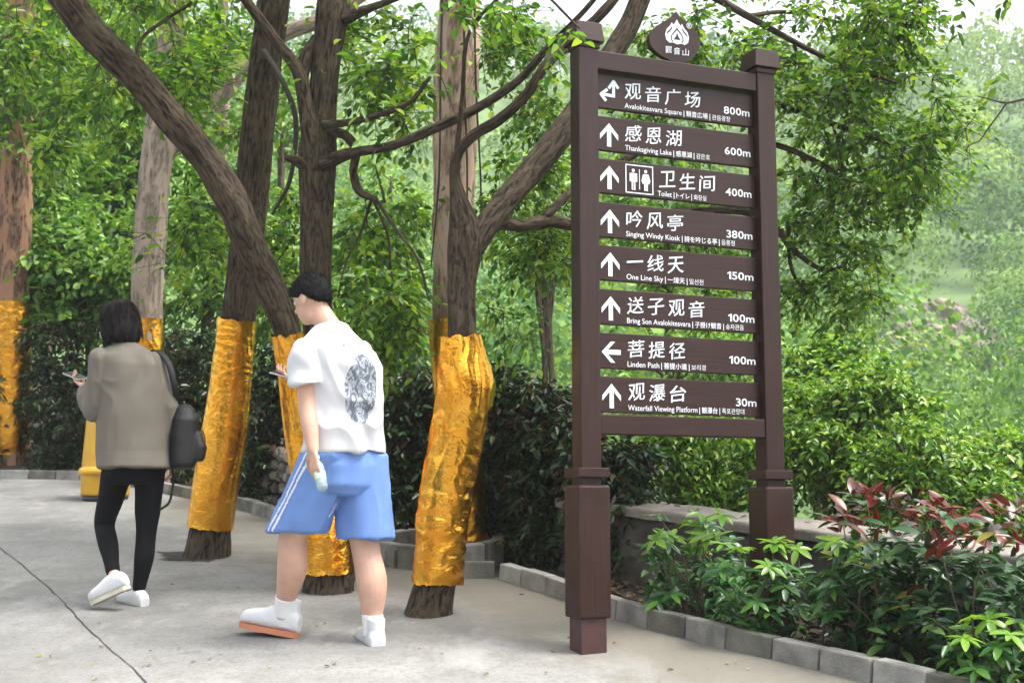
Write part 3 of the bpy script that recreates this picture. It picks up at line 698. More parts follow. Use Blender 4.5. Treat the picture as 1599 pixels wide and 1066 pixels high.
# ------------------------------------------------------------------ woodland behind
def ground_under(p): return np.array([p[0], p[1], float(terrain_z(np.array([p[0]]), np.array([p[1]]))[0])])
def wood_tree(label, px, py, rx, ry, t, n, L=.10, mat=M_LEAFMID, nm='woodland_tree', cat='tree', grp='trees in the wood behind the hedge', squash=.6, per=7, wd=.5):
    c = P(px, py, t); g = ground_under(c); k = t / F
    T = thing(nm, g, label, cat, grp)
    d = rng.normal(size=(n, 3)); d = nrm(d) * rng.uniform(.35, 1, (n, 1)) ** .5
    m = max(4, n // 7); cl = d[rng.integers(0, m, n)]; d = np.where((rng.random(n) < .25)[:, None], d, cl + rng.normal(size=(n, 3)) * .13)
    hubs = c + d * [rx * k, rx * k * squash, ry * k]
    hubs = hubs[hubs[:, 2] > g[2] + .1]
    crown(T, hubs, per, .32 * (L / .1) ** .5 * 1.1, 8, L, wd, mat, twigs=False)
    top = c + [0, 0, ry * k * .5]
    V, f, uv = tube([g - [0, 0, .2], g * .5 + c * .5 + [.1, 0, 0], c, top], [.03 + .02 * ry * k, .02 + .015 * ry * k, .02 + .01 * ry * k, .015], 10, .1); part('trunk', V, f, M_BARK, T, uv=uv)
    for q in range(5):
        e = hubs[rng.integers(len(hubs))]; V, f, uv = tube([g * .4 + c * .6, (c + e) / 2 - [0, 0, .1], e], [.03, .02, .008], 6, .15); part('branch', V, f, M_BARK, T, uv=uv)
W = [
 ('bright broadleaf tree behind the leftmost eucalyptus trunk', 20, 330, 130, 150, 17, 150),
 ('dense green tree filling the gap between the two left eucalyptus trunks', 140, 330, 120, 150, 19, 170),
 ('dark bushy tree low between the two left eucalyptus trunks', 130, 430, 120, 80, 16, 90),
 ('tall sunlit tree above the slanting stem', 260, 110, 150, 150, 23, 110),
 ('light green tree seen under the slanting stem', 320, 400, 110, 110, 15.5, 60),
 ('pale sunlit tree between the straight dark trunk and the twin stems', 440, 230, 90, 150, 25, 30),
 ('leafy tree low behind the twin stems and the man', 560, 500, 120, 70, 15, 34),
 ('feathery green tree left of the pale eucalyptus', 610, 320, 90, 90, 19, 16),
 ('leafy tree showing between the pale eucalyptus and the sign', 850, 330, 100, 110, 16, 26),
 ('green tree behind the upper slats of the signboard', 1040, 330, 130, 130, 17, 40),
 ('light green bush behind the lower slats of the signboard', 1060, 570, 130, 70, 14, 60),
 ('tall tree far above the leftmost trunk', 60, 80, 150, 140, 26, 150),
]
for k, (lab, px, py, rx, ry, t, n) in enumerate(W): wood_tree(lab, px, py, rx, ry, t, n, (.115 if t < 18 else .15) * (.8, 1.25, 1.0, .9, 1.15)[k % 5], wd=(.5, .36, .62)[k % 3])

B = [
 ('sunlit glossy bush filling the space right of the sign post behind the wall', 1310, 670, 130, 110, 9.6, 150),
 ('rounded light green bush above the red leaved shrub behind the wall', 1440, 730, 110, 85, 8.9, 110),
 ('green bush under the lower sign rail behind the wall', 1110, 730, 110, 75, 9.4, 110),
 ('pale yellow green bush at the right edge below the hill', 1570, 760, 90, 90, 12, 80),
 ('light bush between the sign post and the rocks', 1270, 570, 70, 60, 12, 60),
]
for lab, px, py, rx, ry, t, n in B: wood_tree(lab, px, py, rx, ry, t, n, .062 if t < 11 else .08, M_LEAFBUSH, 'bush', 'bush', 'bushes beyond the parapet wall', .7, 8)

# hedge shrubs behind the kerb
def hedge_shrub(label, px0, px1, ytop, ybase, t, n, L=.075):
    g = P((px0 + px1) / 2, ybase, t); g[2] = gz(0, g[1]); top = P((px0 + px1) / 2, ytop, t)[2]
    w = (px1 - px0) / 2 * t / F; h = top - g[2]
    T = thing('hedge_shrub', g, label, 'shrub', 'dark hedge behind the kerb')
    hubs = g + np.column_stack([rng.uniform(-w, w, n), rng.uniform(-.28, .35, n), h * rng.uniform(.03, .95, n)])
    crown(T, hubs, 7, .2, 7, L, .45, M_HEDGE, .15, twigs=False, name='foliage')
    for k in range(7):
        x = rng.uniform(-w * .8, w * .8); V, f, uv = tube([g + [x * .6, .05, -.05], g + [x * .8, .05, h * .4], g + [x, .05, h * .8]], [.012, .009, .005], 6, .1); part('stem', V, f, M_STEM, T, uv=uv)
for a in [
 ('dark hedge shrub just right of the leftmost foil wrapped trunk', 40, 150, 480, 722, 15.2, 150),
 ('dark hedge shrub hidden partly by the woman holding a phone', 150, 260, 490, 733, 14.6, 140),
 ('dark hedge shrub between the grey eucalyptus and the straight dark tree', 255, 345, 500, 748, 14.0, 120),
 ('dark red tinged shrub between the straight tree and the man', 385, 480, 500, 780, 11.8, 130),
 ('dark shrub behind the man in the white shirt', 480, 590, 540, 800, 10.8, 140),
 ('dark shrub between the man and the crumpled foil trunk', 585, 700, 560, 830, 10.2, 150),
 ('tall dark shrub between the crumpled foil trunk and the sign post', 735, 830, 570, 860, 9.1, 170),
 ('dark glossy shrub against the near sign post', 810, 900, 590, 890, 8.8, 160),
 ('dark shrub under the sign at the end of the parapet wall', 905, 1000, 690, 900, 8.3, 130),
 ('dark shrub at the left border behind the foil trunk', -80, 30, 490, 722, 15.4, 100),
]: hedge_shrub(*a)

# ------------------------------------------------------------------ far hill: forest and rocks
def forest():
    TI = []
    xs, ys = [], []
    cen = []
    for y in np.concatenate([np.arange(24, 60, 4.0), np.arange(60, 215, 5.0)]):
        half = y * .44 + 3
        for x in np.arange(-half, half, 4.2 if y < 60 else 5.4):
            cen.append((x + rng.uniform(-1.6, 1.6), y + rng.uniform(-1.6, 1.6)))
    cen = np.array(cen)
    # nothing grows on or in front of the rock faces
    z = terrain_z(cen[:, 0], cen[:, 1]); keep = np.ones(len(cen), bool)
    for rp in ROCKS:
        ang = np.abs(cen[:, 0] / cen[:, 1] - rp[0] / rp[1]); el = (z + 4 - HC) / cen[:, 1]; e0 = (rp[2] - rp[4] * 1.0 - HC) / rp[1]
        keep &= ~((ang < (rp[3] * .85) / rp[1]) & (cen[:, 1] < rp[1] + 3) & (el > e0))
    small = np.where(keep, 1, .5); VV = []
    for y0, y1, m, fac in ((0, 56, 1700, .06), (56, 80, 1000, .095), (80, 125, 560, .13), (125, 400, 300, .18)):
        for side in (0, 1):
            q = (cen[:, 1] >= y0) & (cen[:, 1] < y1) & ((cen[:, 0] > 2) == bool(side)); c = cen[q]; n = len(c); mm = m if side else m // 2
            R = rng.uniform(1.7, 3.2, n) * small[q]; cz = z[q] + R * rng.uniform(.75, 1.7, n)
            d = rdir(n * mm, .15).reshape(n, mm, 3)
            lob = 1 + .7 * (vnoise((d * 2.3 + rng.uniform(0, 90, (n, 1, 3))).reshape(-1, 3), 2).reshape(n, mm) - .5)
            pos = (np.column_stack([c, cz])[:, None] + d * (R[:, None] * lob * rng.uniform(.78, 1.05, (n, mm)))[..., None] * [1, 1, .85]).reshape(-1, 3); dd = d.reshape(-1, 3)
            ax = nrm(np.cross(dd, rng.normal(size=dd.shape)) + dd * rng.normal(size=(len(dd), 1)) * .3); sd = nrm(np.cross(dd + rng.normal(size=dd.shape) * .3, ax))
            L = (np.repeat(R * fac, mm) * rng.uniform(.7, 1.3, n * mm))[:, None]
            TI.append(np.repeat(rng.random(n), mm * 4)); VV.append(np.stack([pos - ax * L / 2, pos + sd * L * .42, pos + ax * L / 2, pos - sd * L * .42], 1).reshape(-1, 3))
    V = np.concatenate(VV); f = np.arange(len(V)).reshape(-1, 4)
    o = part('forest', V, f, M_FOREST, smooth=False); at = o.data.attributes.new('species', 'FLOAT', 'POINT'); at.data.foreach_set('value', np.concatenate(TI).astype(np.float32)); tag(o, 'hazy forest covering the far hillside', 'forest', kind='stuff')
def hit_terrain(px, py):
    for t in np.arange(25, 260, .5):
        p = P(px, py, t)
        if p[2] < terrain_z(p[:1], p[1:2])[0]: return p
    return P(px, py, 120)
ROCKS = []
for px, py, wpx, hpx, lab in [(1400, 545, 30, 50, 'pale slanting rock face low on the far hillside'), (1535, 565, 48, 42, 'rounded grey pink rock outcrop on the far hillside near the right edge'), (1490, 510, 38, 24, 'small rock outcrop above the others on the far hillside')]:
    p = hit_terrain(px, py); w, h = wpx * depth(p) / F * 1.35, hpx * depth(p) / F * 1.3; ROCKS.append((p[0], p[1], p[2], w, h, lab))
for k, (x, y, z, w, h, lab) in enumerate(ROCKS):
    bm = bmesh.new(); bmesh.ops.create_icosphere(bm, subdivisions=5, radius=1); v = np.array([q.co for q in bm.verts])
    n = vnoise(v * 1.4 + 30 * k, 3); n2 = 1 - np.abs(2 * vnoise(v * 3.5 + 9 * k, 4) - 1); n3 = vnoise(v * 9, 6)
    v = v * (.5 + .6 * n + .42 * n2 + .16 * n3)[:, None] * [w * 1.15, w * .8, h * 1.25]; v[:, 0] += v[:, 2] * -.25
    bm.verts.index_update(); o = part('rock_outcrop', v + [x, y + .5, z - h * .3], [tuple(q.index for q in g.verts) for g in bm.faces], M_ROCK, smooth=False); bm.free()
    tag(o, lab, 'rock', 'rocks on the far hillside')
forest()

# haze in the valley
V, f = box((0, 100, 70), (1, 0, 0), (0, 1, 0), (0, 0, 1), 165, 130, 85, 0)
hm = bpy.data.materials.new('haze_air'); hm.use_nodes = True; hm.node_tree.nodes.clear()
pv = hm.node_tree.nodes.new('ShaderNodeVolumePrincipled'); pv.inputs['Density'].default_value = .0009; pv.inputs['Color'].default_value = (.95, .98, 1, 1)
pv.inputs['Anisotropy'].default_value = .3
ou = hm.node_tree.nodes.new('ShaderNodeOutputMaterial'); hm.node_tree.links.new(pv.outputs[0], ou.inputs['Volume'])
o = part('haze', V, f, hm, smooth=False); tag(o, 'thin pale haze over the valley', 'haze', kind='stuff')
#@@OBJECTS
# ------------------------------------------------------------------ the signboard
SX, SY, SA, SW, REC = .4238, 6.2, math.radians(22.23), .9177, .045
SE = np.array([math.cos(SA), math.sin(SA), 0]); SN = np.array([math.sin(SA), -math.cos(SA), 0]); UP = np.array([0, 0, 1.])
S0 = np.array([SX, SY, 0])
def spt(u, r, z): return S0 + SE * u - SN * r + UP * z
def suz(px, py, r):
    """pixel -> (u, z) on the sign plane r metres behind the front"""
    C = np.array([0, 0, HC]); d = P(px, py, 1.0) - C; o = S0 - SN * r
    t = ((o - C) @ SN) / (d @ SN); q = C + d * t - o
    return q @ SE, q[2]
def sbox(name, u0, u1, r0, r1, z0, z1, mat, parent, bev=.004, along='u'):
    V, f = box(spt((u0 + u1) / 2, (r0 + r1) / 2, (z0 + z1) / 2), SE, -SN, UP, (u1 - u0) / 2, (r1 - r0) / 2, (z1 - z0) / 2, bev)
    L = V - S0; u, r, z = L @ SE, L @ -SN, L[:, 2]
    uv = np.column_stack([u, z + r]) if along == 'u' else np.column_stack([z, u + r])
    return part(name, V, f, mat, parent, smooth=False, uv=uv)
PW = .105
gl = gz(0, SY)
sign = thing('direction_sign', spt(SW / 2, PW / 2, gl), 'tall dark brown wooden direction signboard with eight white lettered slats', 'sign')
zb = suz(921, 965, 0)[1]; zbt = suz(921, 757, 0)[1]; zc0, zc1 = suz(921, 745, 0)[1], suz(921, 730, 0)[1]; zcap0, zcap1 = suz(921, 66, 0)[1], suz(921, 36, 0)[1]
for uc in (-PW / 2, SW + PW / 2):
    rc = PW / 2
    post = sbox('post', uc - PW / 2, uc + PW / 2, 0, PW, zbt - .01, zcap0 - .02, M_SIGN, sign, .006, 'z')
    h = .083; sbox('post_casing', uc - h, uc + h, rc - h, rc + h, zb, zbt, M_SIGN, post, .012, 'z')
    h = .066; sbox('post_foot', uc - h, uc + h, rc - h, rc + h, zb - .40, zb + .001, M_SIGNBASE, post, .006, 'z')
    h = .081; sbox('collar', uc - h, uc + h, rc - h, rc + h, zc0, zc1, M_SIGN, post, .004, 'u')
    h = .060; sbox('cap_moulding', uc - h, uc + h, rc - h, rc + h, zcap0 - .028, zcap0 + .001, M_SIGN, post, .004, 'u')
    h = .078; cz = (zcap0 + zcap1) / 2
    V, f = box(spt(uc, rc, cz), SE, -SN, UP, h, h, (zcap1 - zcap0) / 2, .004)
    k = V[:, 2] > cz; ctr = spt(uc, rc, 0); V[k, :2] = ctr[:2] + (V[k, :2] - ctr[:2]) * .86
    ap = len(V); part('cap', V, f, M_SIGN, post, smooth=False, uv=np.column_stack([(V - S0) @ SE, V[:, 2]]))
    V = np.array([spt(uc + a * h * .84, rc + b * h * .84, zcap1 - .002) for a, b in ((-1, -1), (1, -1), (1, 1), (-1, 1))] + [spt(uc, rc, zcap1 + .025)])
    part('cap_peak', V, [(0, 1, 4), (1, 2, 4), (2, 3, 4), (3, 0, 4), (3, 2, 1, 0)], M_SIGN, post, smooth=False, uv=V[:, :2])
sbox('top_rail', .001, SW - .001, .008, .085, 3.594, 3.6877, M_SIGN, sign)
sbox('bottom_rail', .001, SW - .001, .006, .088, 1.7978, 1.8906, M_SIGN, sign)

def text_geo(s, offset=0.):
    cu = bpy.data.curves.new('t', 'FONT'); cu.body = s; cu.size = 1; cu.offset = offset; cu.resolution_u = 3
    ob = bpy.data.objects.new('t', cu); COL.objects.link(ob); bpy.context.view_layer.update()
    me = bpy.data.meshes.new_from_object(ob.evaluated_get(bpy.context.evaluated_depsgraph_get()))
    V = np.array([v.co[:2] for v in me.vertices]).reshape(-1, 2); f = [tuple(p.vertices) for p in me.polygons]
    bpy.data.objects.remove(ob); bpy.data.curves.remove(cu); bpy.data.meshes.remove(me)
    return V, f
def decal(name, pieces, r, parent, mat=None):
    """pieces: list of (V2 in (u,z) metres, faces), laid on the plane r"""
    V, f = join([(np.column_stack([v, np.zeros(len(v))]), q) for v, q in pieces])
    W = np.array([spt(a, r, b) for a, b, _ in V])
    o = part(name, W, f, mat or M_PAINT, parent, smooth=False)
    # faces must look to the front
    n = sum((p.normal * p.area for p in o.data.polygons), Vector())
    if n.dot(Vector(SN)) < 0: o.data.flip_normals()
    return o
def fit(V, u0, u1, z0, z1, keep=False):
    a, b = V.min(0), V.max(0); sc = np.array([(u1 - u0), (z1 - z0)]) / np.maximum(b - a, 1e-6)
    return (V - a) * sc + [u0, z0]
def put(V, u0, z0, h, ref_h, width=None):
    """scale so that ref_h font units = h metres, left edge u0, baseline z0"""
    s = h / ref_h; a = V[:, 0].min(); sx = s if width is None else width / (V[:, 0].max() - a)
    return np.column_stack([(V[:, 0] - a) * sx + u0, V[:, 1] * s + z0])
def brush(ch, u0, z0, w, h):
    """one character with rising strokes and uneven edges like brush lettering"""
    V, f = text_geo(ch); a, b = V.min(0), V.max(0)
    if ch == '一': a, b = np.array([a[0], a[1] - .32]), np.array([b[0], b[1] + .32])
    q = (V - a) / np.maximum(b - a, 1e-6)
    q[:, 1] += .13 * (q[:, 0] - .5) ; q[:, 0] += .05 * (q[:, 1] - .5)
    q += (np.column_stack([vnoise(np.column_stack([q * 7, q[:, :1] * 0 + ord(ch) % 97]), s) for s in (1, 2)]) - .5) * .03
    cps = [(np.column_stack([u0 + (q[:, 0] + dx) * w, z0 + (q[:, 1] + dy) * h]), f) for dx, dy in ((-.006, -.005), (.006, -.005), (.006, .006), (-.006, .006), (0, 0))]
    return cps

def brushed(name, chars, r, parent):
    """heavy strokes: each character is laid down in five thin coats, each a fraction of a millimetre further out"""
    flat = [c for cps in chars for c in cps]; lift = [.0002 * k for cps in chars for k in range(len(cps))]
    o = decal(name, flat, r, parent); n0 = 0
    for (v, _), l in zip(flat, lift):
        for i in range(len(v)): o.data.vertices[n0 + i].co += Vector(SN) * l
        n0 += len(v)
    return o
def digits(t):
    """bold figures; the figure 1 gets its flag"""
    pcs, x = [], 0
    for c in t:
        if c == '1': g = (np.array([(.17, 0), (.32, 0), (.32, .7), (.20, .7), (.02, .57), (.02, .45), (.17, .53)]), [(0, 1, 2, 3, 6), (3, 4, 5, 6)])
        else: g = text_geo(c, .012)
        v = g[0].copy(); v[:, 0] -= v[:, 0].min(); w = v[:, 0].max(); pcs.append((v + [x, 0], g[1])); x += w + .07
    V, f = join([(np.column_stack([v, v[:, :1] * 0]), q) for v, q in pcs]); return V[:, :2], f
SLAT_H = .173
ZT = [3.584 - .2152 * 0, 3.369, 3.1536, 2.9342, 2.7202, 2.5033, 2.2894, 2.0775]
ref = 2.9342
def rel(px, py): u, z = suz(px, py, REC - .002); return u, ref - z
uH, hz1 = rel(978, 328); _, hz0 = rel(978, 353.5); uEn, ez1 = rel(977.5, 360.5); _, ez0 = rel(977.5, 368.6)
uD0, dz0 = rel(1134.5, 370.6); uD1, _ = rel(1175, 374); _, dz1 = rel(1134.5, 359)
chw = rel(1003, 330)[0] - uH; chs = rel(1010, 330)[0] - uH
uA0 = rel(938, 340)[0]; uA1 = rel(966.5, 340)[0]; _, az1 = rel(952, 327); _, az0 = rel(952, 364)
ROWS = [('观音广场', 'Avalokitesvara Square', '観音広場', '관음광장', '800m'), ('感恩湖', 'Thanksgiving Lake', '感恩湖', '감은호', '600m'), ('卫生间', 'Toilet', 'トイレ', '화장실', '400m'),
        ('吟风亭', 'Singing Windy Kiosk', '詩を吟じる亭', '음풍정', '380m'), ('一线天', 'One Line Sky', '一線天', '일선천', '150m'), ('送子观音', 'Bring Son Avalokitesvara', '子授け観音', '송자관음', '100m'),
        ('菩提径', 'Linden Path', '菩提小道', '보리경', '100m'), ('观瀑台', 'Waterfall Viewing Platform', '観瀑台', '폭포관망대', '30m')]
ENDX = [1144.5, 1111, 1104, 1147, 1097, 1158, 1098, 1156]
def poly(pts): return np.array(pts, float), [tuple(range(len(pts)))]
def up_arrow(c, w, h):
    t = .24
    P1 = [(-.5, .52), (0, 1), (.5, .52), (.5, .29), (.115, .67), (.115, 0), (-.115, 0), (-.115, .67), (-.5, .29)]
    V = np.array([(c[0] + a * w, c[1] + b * h) for a, b in P1])
    return V, [(0, 8, 7, 1), (1, 4, 3, 2), (1, 7, 6, 5, 4)]
def bar(a, b, w):
    a, b = np.array(a, float), np.array(b, float); d = (b - a) / np.linalg.norm(b - a); n = np.array([-d[1], d[0]]) * w / 2
    return poly([a + n, b + n, b - n, a - n])
def disc(c, r, n=20, ry=None): return poly([(c[0] + r * math.cos(2 * math.pi * k / n), c[1] + (ry or r) * math.sin(2 * math.pi * k / n)) for k in range(n)])
TR = REC - .0025
for k, (zh, en, jp, kr, dist) in enumerate(ROWS):
    zt = ZT[k]
    s = sbox('slat', .0015, SW - .0015, REC, REC + .028, zt - SLAT_H, zt, M_SIGN, sign, .003)
    s['label'] = 'slat reading ' + en + ' ' + dist
    pic = 0
    if k == 2:
        uB0, uB1 = uH, rel(1020, 340)[0]; b1, b0 = zt - .018, zt - .158; w = .0055; cx = (uB0 + uB1) / 2; q = (uB1 - uB0)
        pcs = [bar((uB0, b0), (uB0, b1), w), bar((uB1, b0), (uB1, b1), w), bar((uB0 - w / 2, b0), (uB1 + w / 2, b0), w), bar((uB0 - w / 2, b1), (uB1 + w / 2, b1), w), bar((cx, b0 + .02), (cx, b1 - .018), .004)]
        for sx, fem in ((-1, 0), (1, 1)):
            m = cx + sx * q * .23; pcs.append(disc((m, b1 - .027), .0085))
            if fem: pcs += [poly([(m - .010, b1 - .040), (m + .010, b1 - .040), (m + .021, b1 - .090), (m - .021, b1 - .090)]), bar((m - .013, b1 - .042), (m - .023, b1 - .080), .006), bar((m + .013, b1 - .042), (m + .023, b1 - .080), .006)]
            else: pcs += [poly([(m - .013, b1 - .040), (m + .013, b1 - .040), (m + .012, b1 - .085), (m - .012, b1 - .085)]), bar((m - .018, b1 - .041), (m - .018, b1 - .084), .006), bar((m + .018, b1 - .041), (m + .018, b1 - .084), .006)]
            pcs += [bar((m - .006, b1 - .083), (m - .006, b0 + .014), .0085), bar((m + .006, b1 - .083), (m + .006, b0 + .014), .0085)]
        for j, pc in enumerate(pcs): pc[0][:] = pc[0]
        # pieces overlap: stagger them by fractions of a millimetre
        o = decal('pictogram', pcs, TR, s)
        n0 = 0
        for j, (v, f_) in enumerate(pcs):
            for i in range(len(v)): o.data.vertices[n0 + i].co += Vector(SN) * (.00025 * j)
            n0 += len(v)
        pic = rel(1031, 340)[0] - uH
    brushed('chinese_lettering', [brush(c, uH + pic + chs * i, zt - hz0, chw, hz0 - hz1) for i, c in enumerate(zh)], TR, s)
    ue = uEn + (rel(1028, 365)[0] - uEn if k == 2 else 0); uend = rel(ENDX[k], 370)[0]; hh = (ez0 - ez1)
    pcs = []; us = []
    geo = [(text_geo(en, .004), .70, 1.0), (text_geo('|', .012), .70, 1.0), (text_geo(jp, .008), .80, 1), (text_geo('|', .012), .70, 1.0), (text_geo(kr), .80, .95)]
    wid = [(g[0][:, 0].max() - g[0][:, 0].min()) * hh / rh * sc for g, rh, sc in geo]; gap = .011
    sx = (uend - ue - gap * 4) / sum(wid)
    u = ue
    for (g, rh, sc), w in zip(geo, wid):
        pcs.append((put(g[0], u, zt - ez0, hh * sc, rh, w * sx), g[1])); u += w * sx + gap
    decal('small_lettering', pcs, TR, s)
    g = digits(dist); wD = (uD1 - uD0) * (1 if len(dist) == 4 else .78)
    decal('distance_lettering', [(put(g[0], uD1 - wD, zt - dz0, dz0 - dz1, .70, wD), g[1])], TR, s)
    ca = (uA0 + uA1) / 2; wA = uA1 - uA0; hA = az0 - az1
    if k == 6:
        V, f_ = up_arrow((0, 0), wA * .98, hA * 1.0); V = np.column_stack([-V[:, 1] * .86 + ca + hA * .43, V[:, 0] * 1.05 + zt - (az0 + az1) / 2])
        decal('arrow', [(V, f_)], TR, s)
    elif k == 0:
        q = lambda zx, zy: suz(870 + zx / 4.208, zy / 4.208, TR)
        pcs = [bar(q(x0, y0), q(x1, y1), .0155) for x0, y0, x1, y1 in ((371, 545, 371, 640), (374, 533, 338, 582), (368, 533, 402, 584), (378, 634, 292, 618), (284, 622, 330, 588), (284, 614, 321, 664))]
        o = decal('arrow', pcs, TR, s)
        for i in range(24): o.data.vertices[i].co += Vector(SN) * (.0002 * (i // 4))
    else: decal('arrow', [up_arrow((ca, zt - az0), wA, hA)], TR, s)

# crest board on the top rail: a lotus-petal outline with the park emblem
def crest():
    pr = [(1056, 18), (1063, 28), (1075, 36), (1086, 48), (1093, 62), (1093, 74), (1086, 86), (1076, 96), (1040, 91), (1026, 82), (1016, 70), (1014, 58), (1022, 44), (1036, 34), (1048, 27)]
    c = np.array([suz(x, y, .03) for x, y in pr]); cc, _ = catmull(np.vstack([c, c[:1]]), 70); cc = cc[:-1]
    n = len(cc); V = np.array([spt(u, .03, z) for u, z in cc] + [spt(u, .062, z) for u, z in cc])
    f = [tuple(range(n)), tuple(range(n, 2 * n))[::-1]] + [(k, n + k, n + (k + 1) % n, (k + 1) % n) for k in range(n)]
    me = to_mesh('crest_board', V, f, M_SIGN, False, np.column_stack([(V - S0) @ SE, V[:, 2]]))
    bm = bmesh.new(); bm.from_mesh(me); bmesh.ops.recalc_face_normals(bm, faces=bm.faces[:]); bm.to_mesh(me); bm.free()
    o = link('crest_board', me, sign)
    cu, cz = suz(1057, 57, .03); k = (suz(1076, 57, .03)[0] - suz(1038, 57, .03)[0]) / 2
    def pp(pts): return np.array([(cu + a * k, cz + b * k) for a, b in pts])
    flame = [(0, 1.25), (.14, 1.0), (.30, .80), (.42, .98), (.56, .72), (.86, .40), (.98, .02), (.90, -.38), (.62, -.58), (.36, -.52), (0, -.62), (-.36, -.52), (-.62, -.58), (-.90, -.38), (-.98, .02), (-.86, .40), (-.56, .72), (-.42, .98), (-.30, .80), (-.14, 1.0)]
    V = pp(flame); decal('emblem', [(V, [tuple(range(len(V)))])], .0275, o)
    def dark(pts, lift): decal('emblem_inset', [(pp(pts), [tuple(range(len(pts)))])], .0275 - lift, o, M_SIGN)
    dark([(0, .62), (.28, .30), (.50, -.02), (.52, -.30), (.40, -.50), (.34, -.46), (.44, -.26), (.42, -.02), (.22, .22), (0, .46), (-.22, .22), (-.42, -.02), (-.44, -.26), (-.34, -.46), (-.40, -.50), (-.52, -.30), (-.50, -.02), (-.28, .30)], .0008)
    dark([(.42, .66), (.60, .42), (.82, .20), (.88, -.02), (.80, .08), (.56, .30), (.40, .52)], .0008); dark([(-.42, .66), (-.40, .52), (-.56, .30), (-.80, .08), (-.88, -.02), (-.82, .20), (-.60, .42)], .0008)
    dark([(0, .20), (.07, .10), (.08, .0), (.20, -.16), (.30, -.30), (0, -.27), (-.30, -.30), (-.20, -.16), (-.08, 0), (-.07, .10)], .0008)
    pcs = []
    for ch, x0, y in (('觀', -.98, -1.36), ('音', -.30, -1.38), ('山', .42, -1.38)):
        pcs.append(brush(ch, cu + x0 * k, cz + y * k, .52 * k, .52 * k))
    brushed('crest_lettering', pcs, .0275, o)
    g = text_geo('®', .006); decal('trademark', [(fit(g[0], cu + .78 * k, cu + 1.22 * k, cz + .70 * k, cz + 1.14 * k), g[1])], .0275, o)
crest()

# ------------------------------------------------------------------ litter bin
M_BIN = simple('yellow_enamel', (.60, .33, .018), .35, .12, 6)
M_BLACK = simple('black_plastic', (.012, .012, .013), .45, .2)
bb = G(164, 779); tb = depth(bb); kb = tb / F
bin_ = thing('litter_bin', bb, 'yellow cylindrical litter bin with collar behind the woman', 'bin')
def lathe(prof, c, n=40):
    th = np.linspace(0, 2 * np.pi, n, endpoint=False); V = np.array([[c[0] + r * math.cos(a), c[1] + r * math.sin(a), c[2] + z] for r, z in prof for a in th]); m = len(prof)
    f = [(i * n + j, i * n + (j + 1) % n, (i + 1) * n + (j + 1) % n, (i + 1) * n + j) for i in range(m - 1) for j in range(n)]
    return V, f + [tuple(range(n))[::-1], tuple(range((m - 1) * n, m * n))]
R0 = 40 * kb
for nm_, prof, mt in (('body', [(R0 * .90, .03), (R0 * .93, .05), (R0 * .94, 36 * kb), (R0 * .93, 46 * kb), (R0 * .91, 60 * kb), (R0 * .78, 150 * kb), (R0 * .76, 158 * kb)], M_BIN),
                      ('collar', [(R0 * .90, 36 * kb), (R0 * 1.04, 37 * kb), (R0 * 1.05, 42 * kb), (R0 * 1.0, 48 * kb), (R0 * .88, 50 * kb)], M_BIN),
                      ('base', [(R0 * .86, -.04), (R0 * .88, .035)], M_BLACK),
                      ('lid', [(R0 * .80, 157 * kb), (R0 * .82, 162 * kb), (R0 * .74, 174 * kb), (R0 * .45, 184 * kb), (.01, 187 * kb)], M_BIN)):
    V, f = lathe(prof, bb); part(nm_, V, f, mt, bin_)

# ------------------------------------------------------------------ people
def ellipsoid(c, ax, r, n=20):
    th = np.linspace(0, np.pi, n // 2 + 1)[1:-1]; ph = np.linspace(0, 2 * np.pi, n, endpoint=False)
    L = [[0, 0, 1]] + [[math.sin(a) * math.cos(b), math.sin(a) * math.sin(b), math.cos(a)] for a in th for b in ph] + [[0, 0, -1]]
    V = np.asarray(c, float) + (np.array(L) * r) @ np.array(ax, float); m = len(th)
    f = [(0, 1 + j, 1 + (j + 1) % n) for j in range(n)] + [(1 + i * n + j, 1 + (i + 1) * n + j, 1 + (i + 1) * n + (j + 1) % n, 1 + i * n + (j + 1) % n) for i in range(m - 1) for j in range(n)]
    q = 1 + (m - 1) * n; return V, f + [(q + j, 1 + m * n, q + (j + 1) % n) for j in range(n)]
def chain(pts, radii, n=16, step=.02):
    """tapered limb with rounded ends"""
    pts = np.asarray(pts, float); radii = np.asarray(radii, float)
    V, f, _ = tube(pts, radii, n, step)
    I = np.eye(3); return [(V, f), ellipsoid(pts[0], I, radii[0] * .98, 12), ellipsoid(pts[-1], I, radii[-1] * .98, 12)]
def loft(rings, n=32, flat=2.3):
    """rings (centre, side axis * a, front axis * b), superellipse sections"""
    th = np.linspace(0, 2 * np.pi, n, endpoint=False); c_, s_ = np.cos(th), np.sin(th); e = 2 / flat
    x = np.sign(c_) * np.abs(c_) ** e; y = np.sign(s_) * np.abs(s_) ** e
    V = np.concatenate([np.asarray(c) + x[:, None] * np.asarray(a) + y[:, None] * np.asarray(b) for c, a, b in rings]); m = len(rings)
    f = [(i * n + j, i * n + (j + 1) % n, (i + 1) * n + (j + 1) % n, (i + 1) * n + j) for i in range(m - 1) for j in range(n)]
    return V, f + [tuple(range(n))[::-1], tuple(range((m - 1) * n, m * n))]
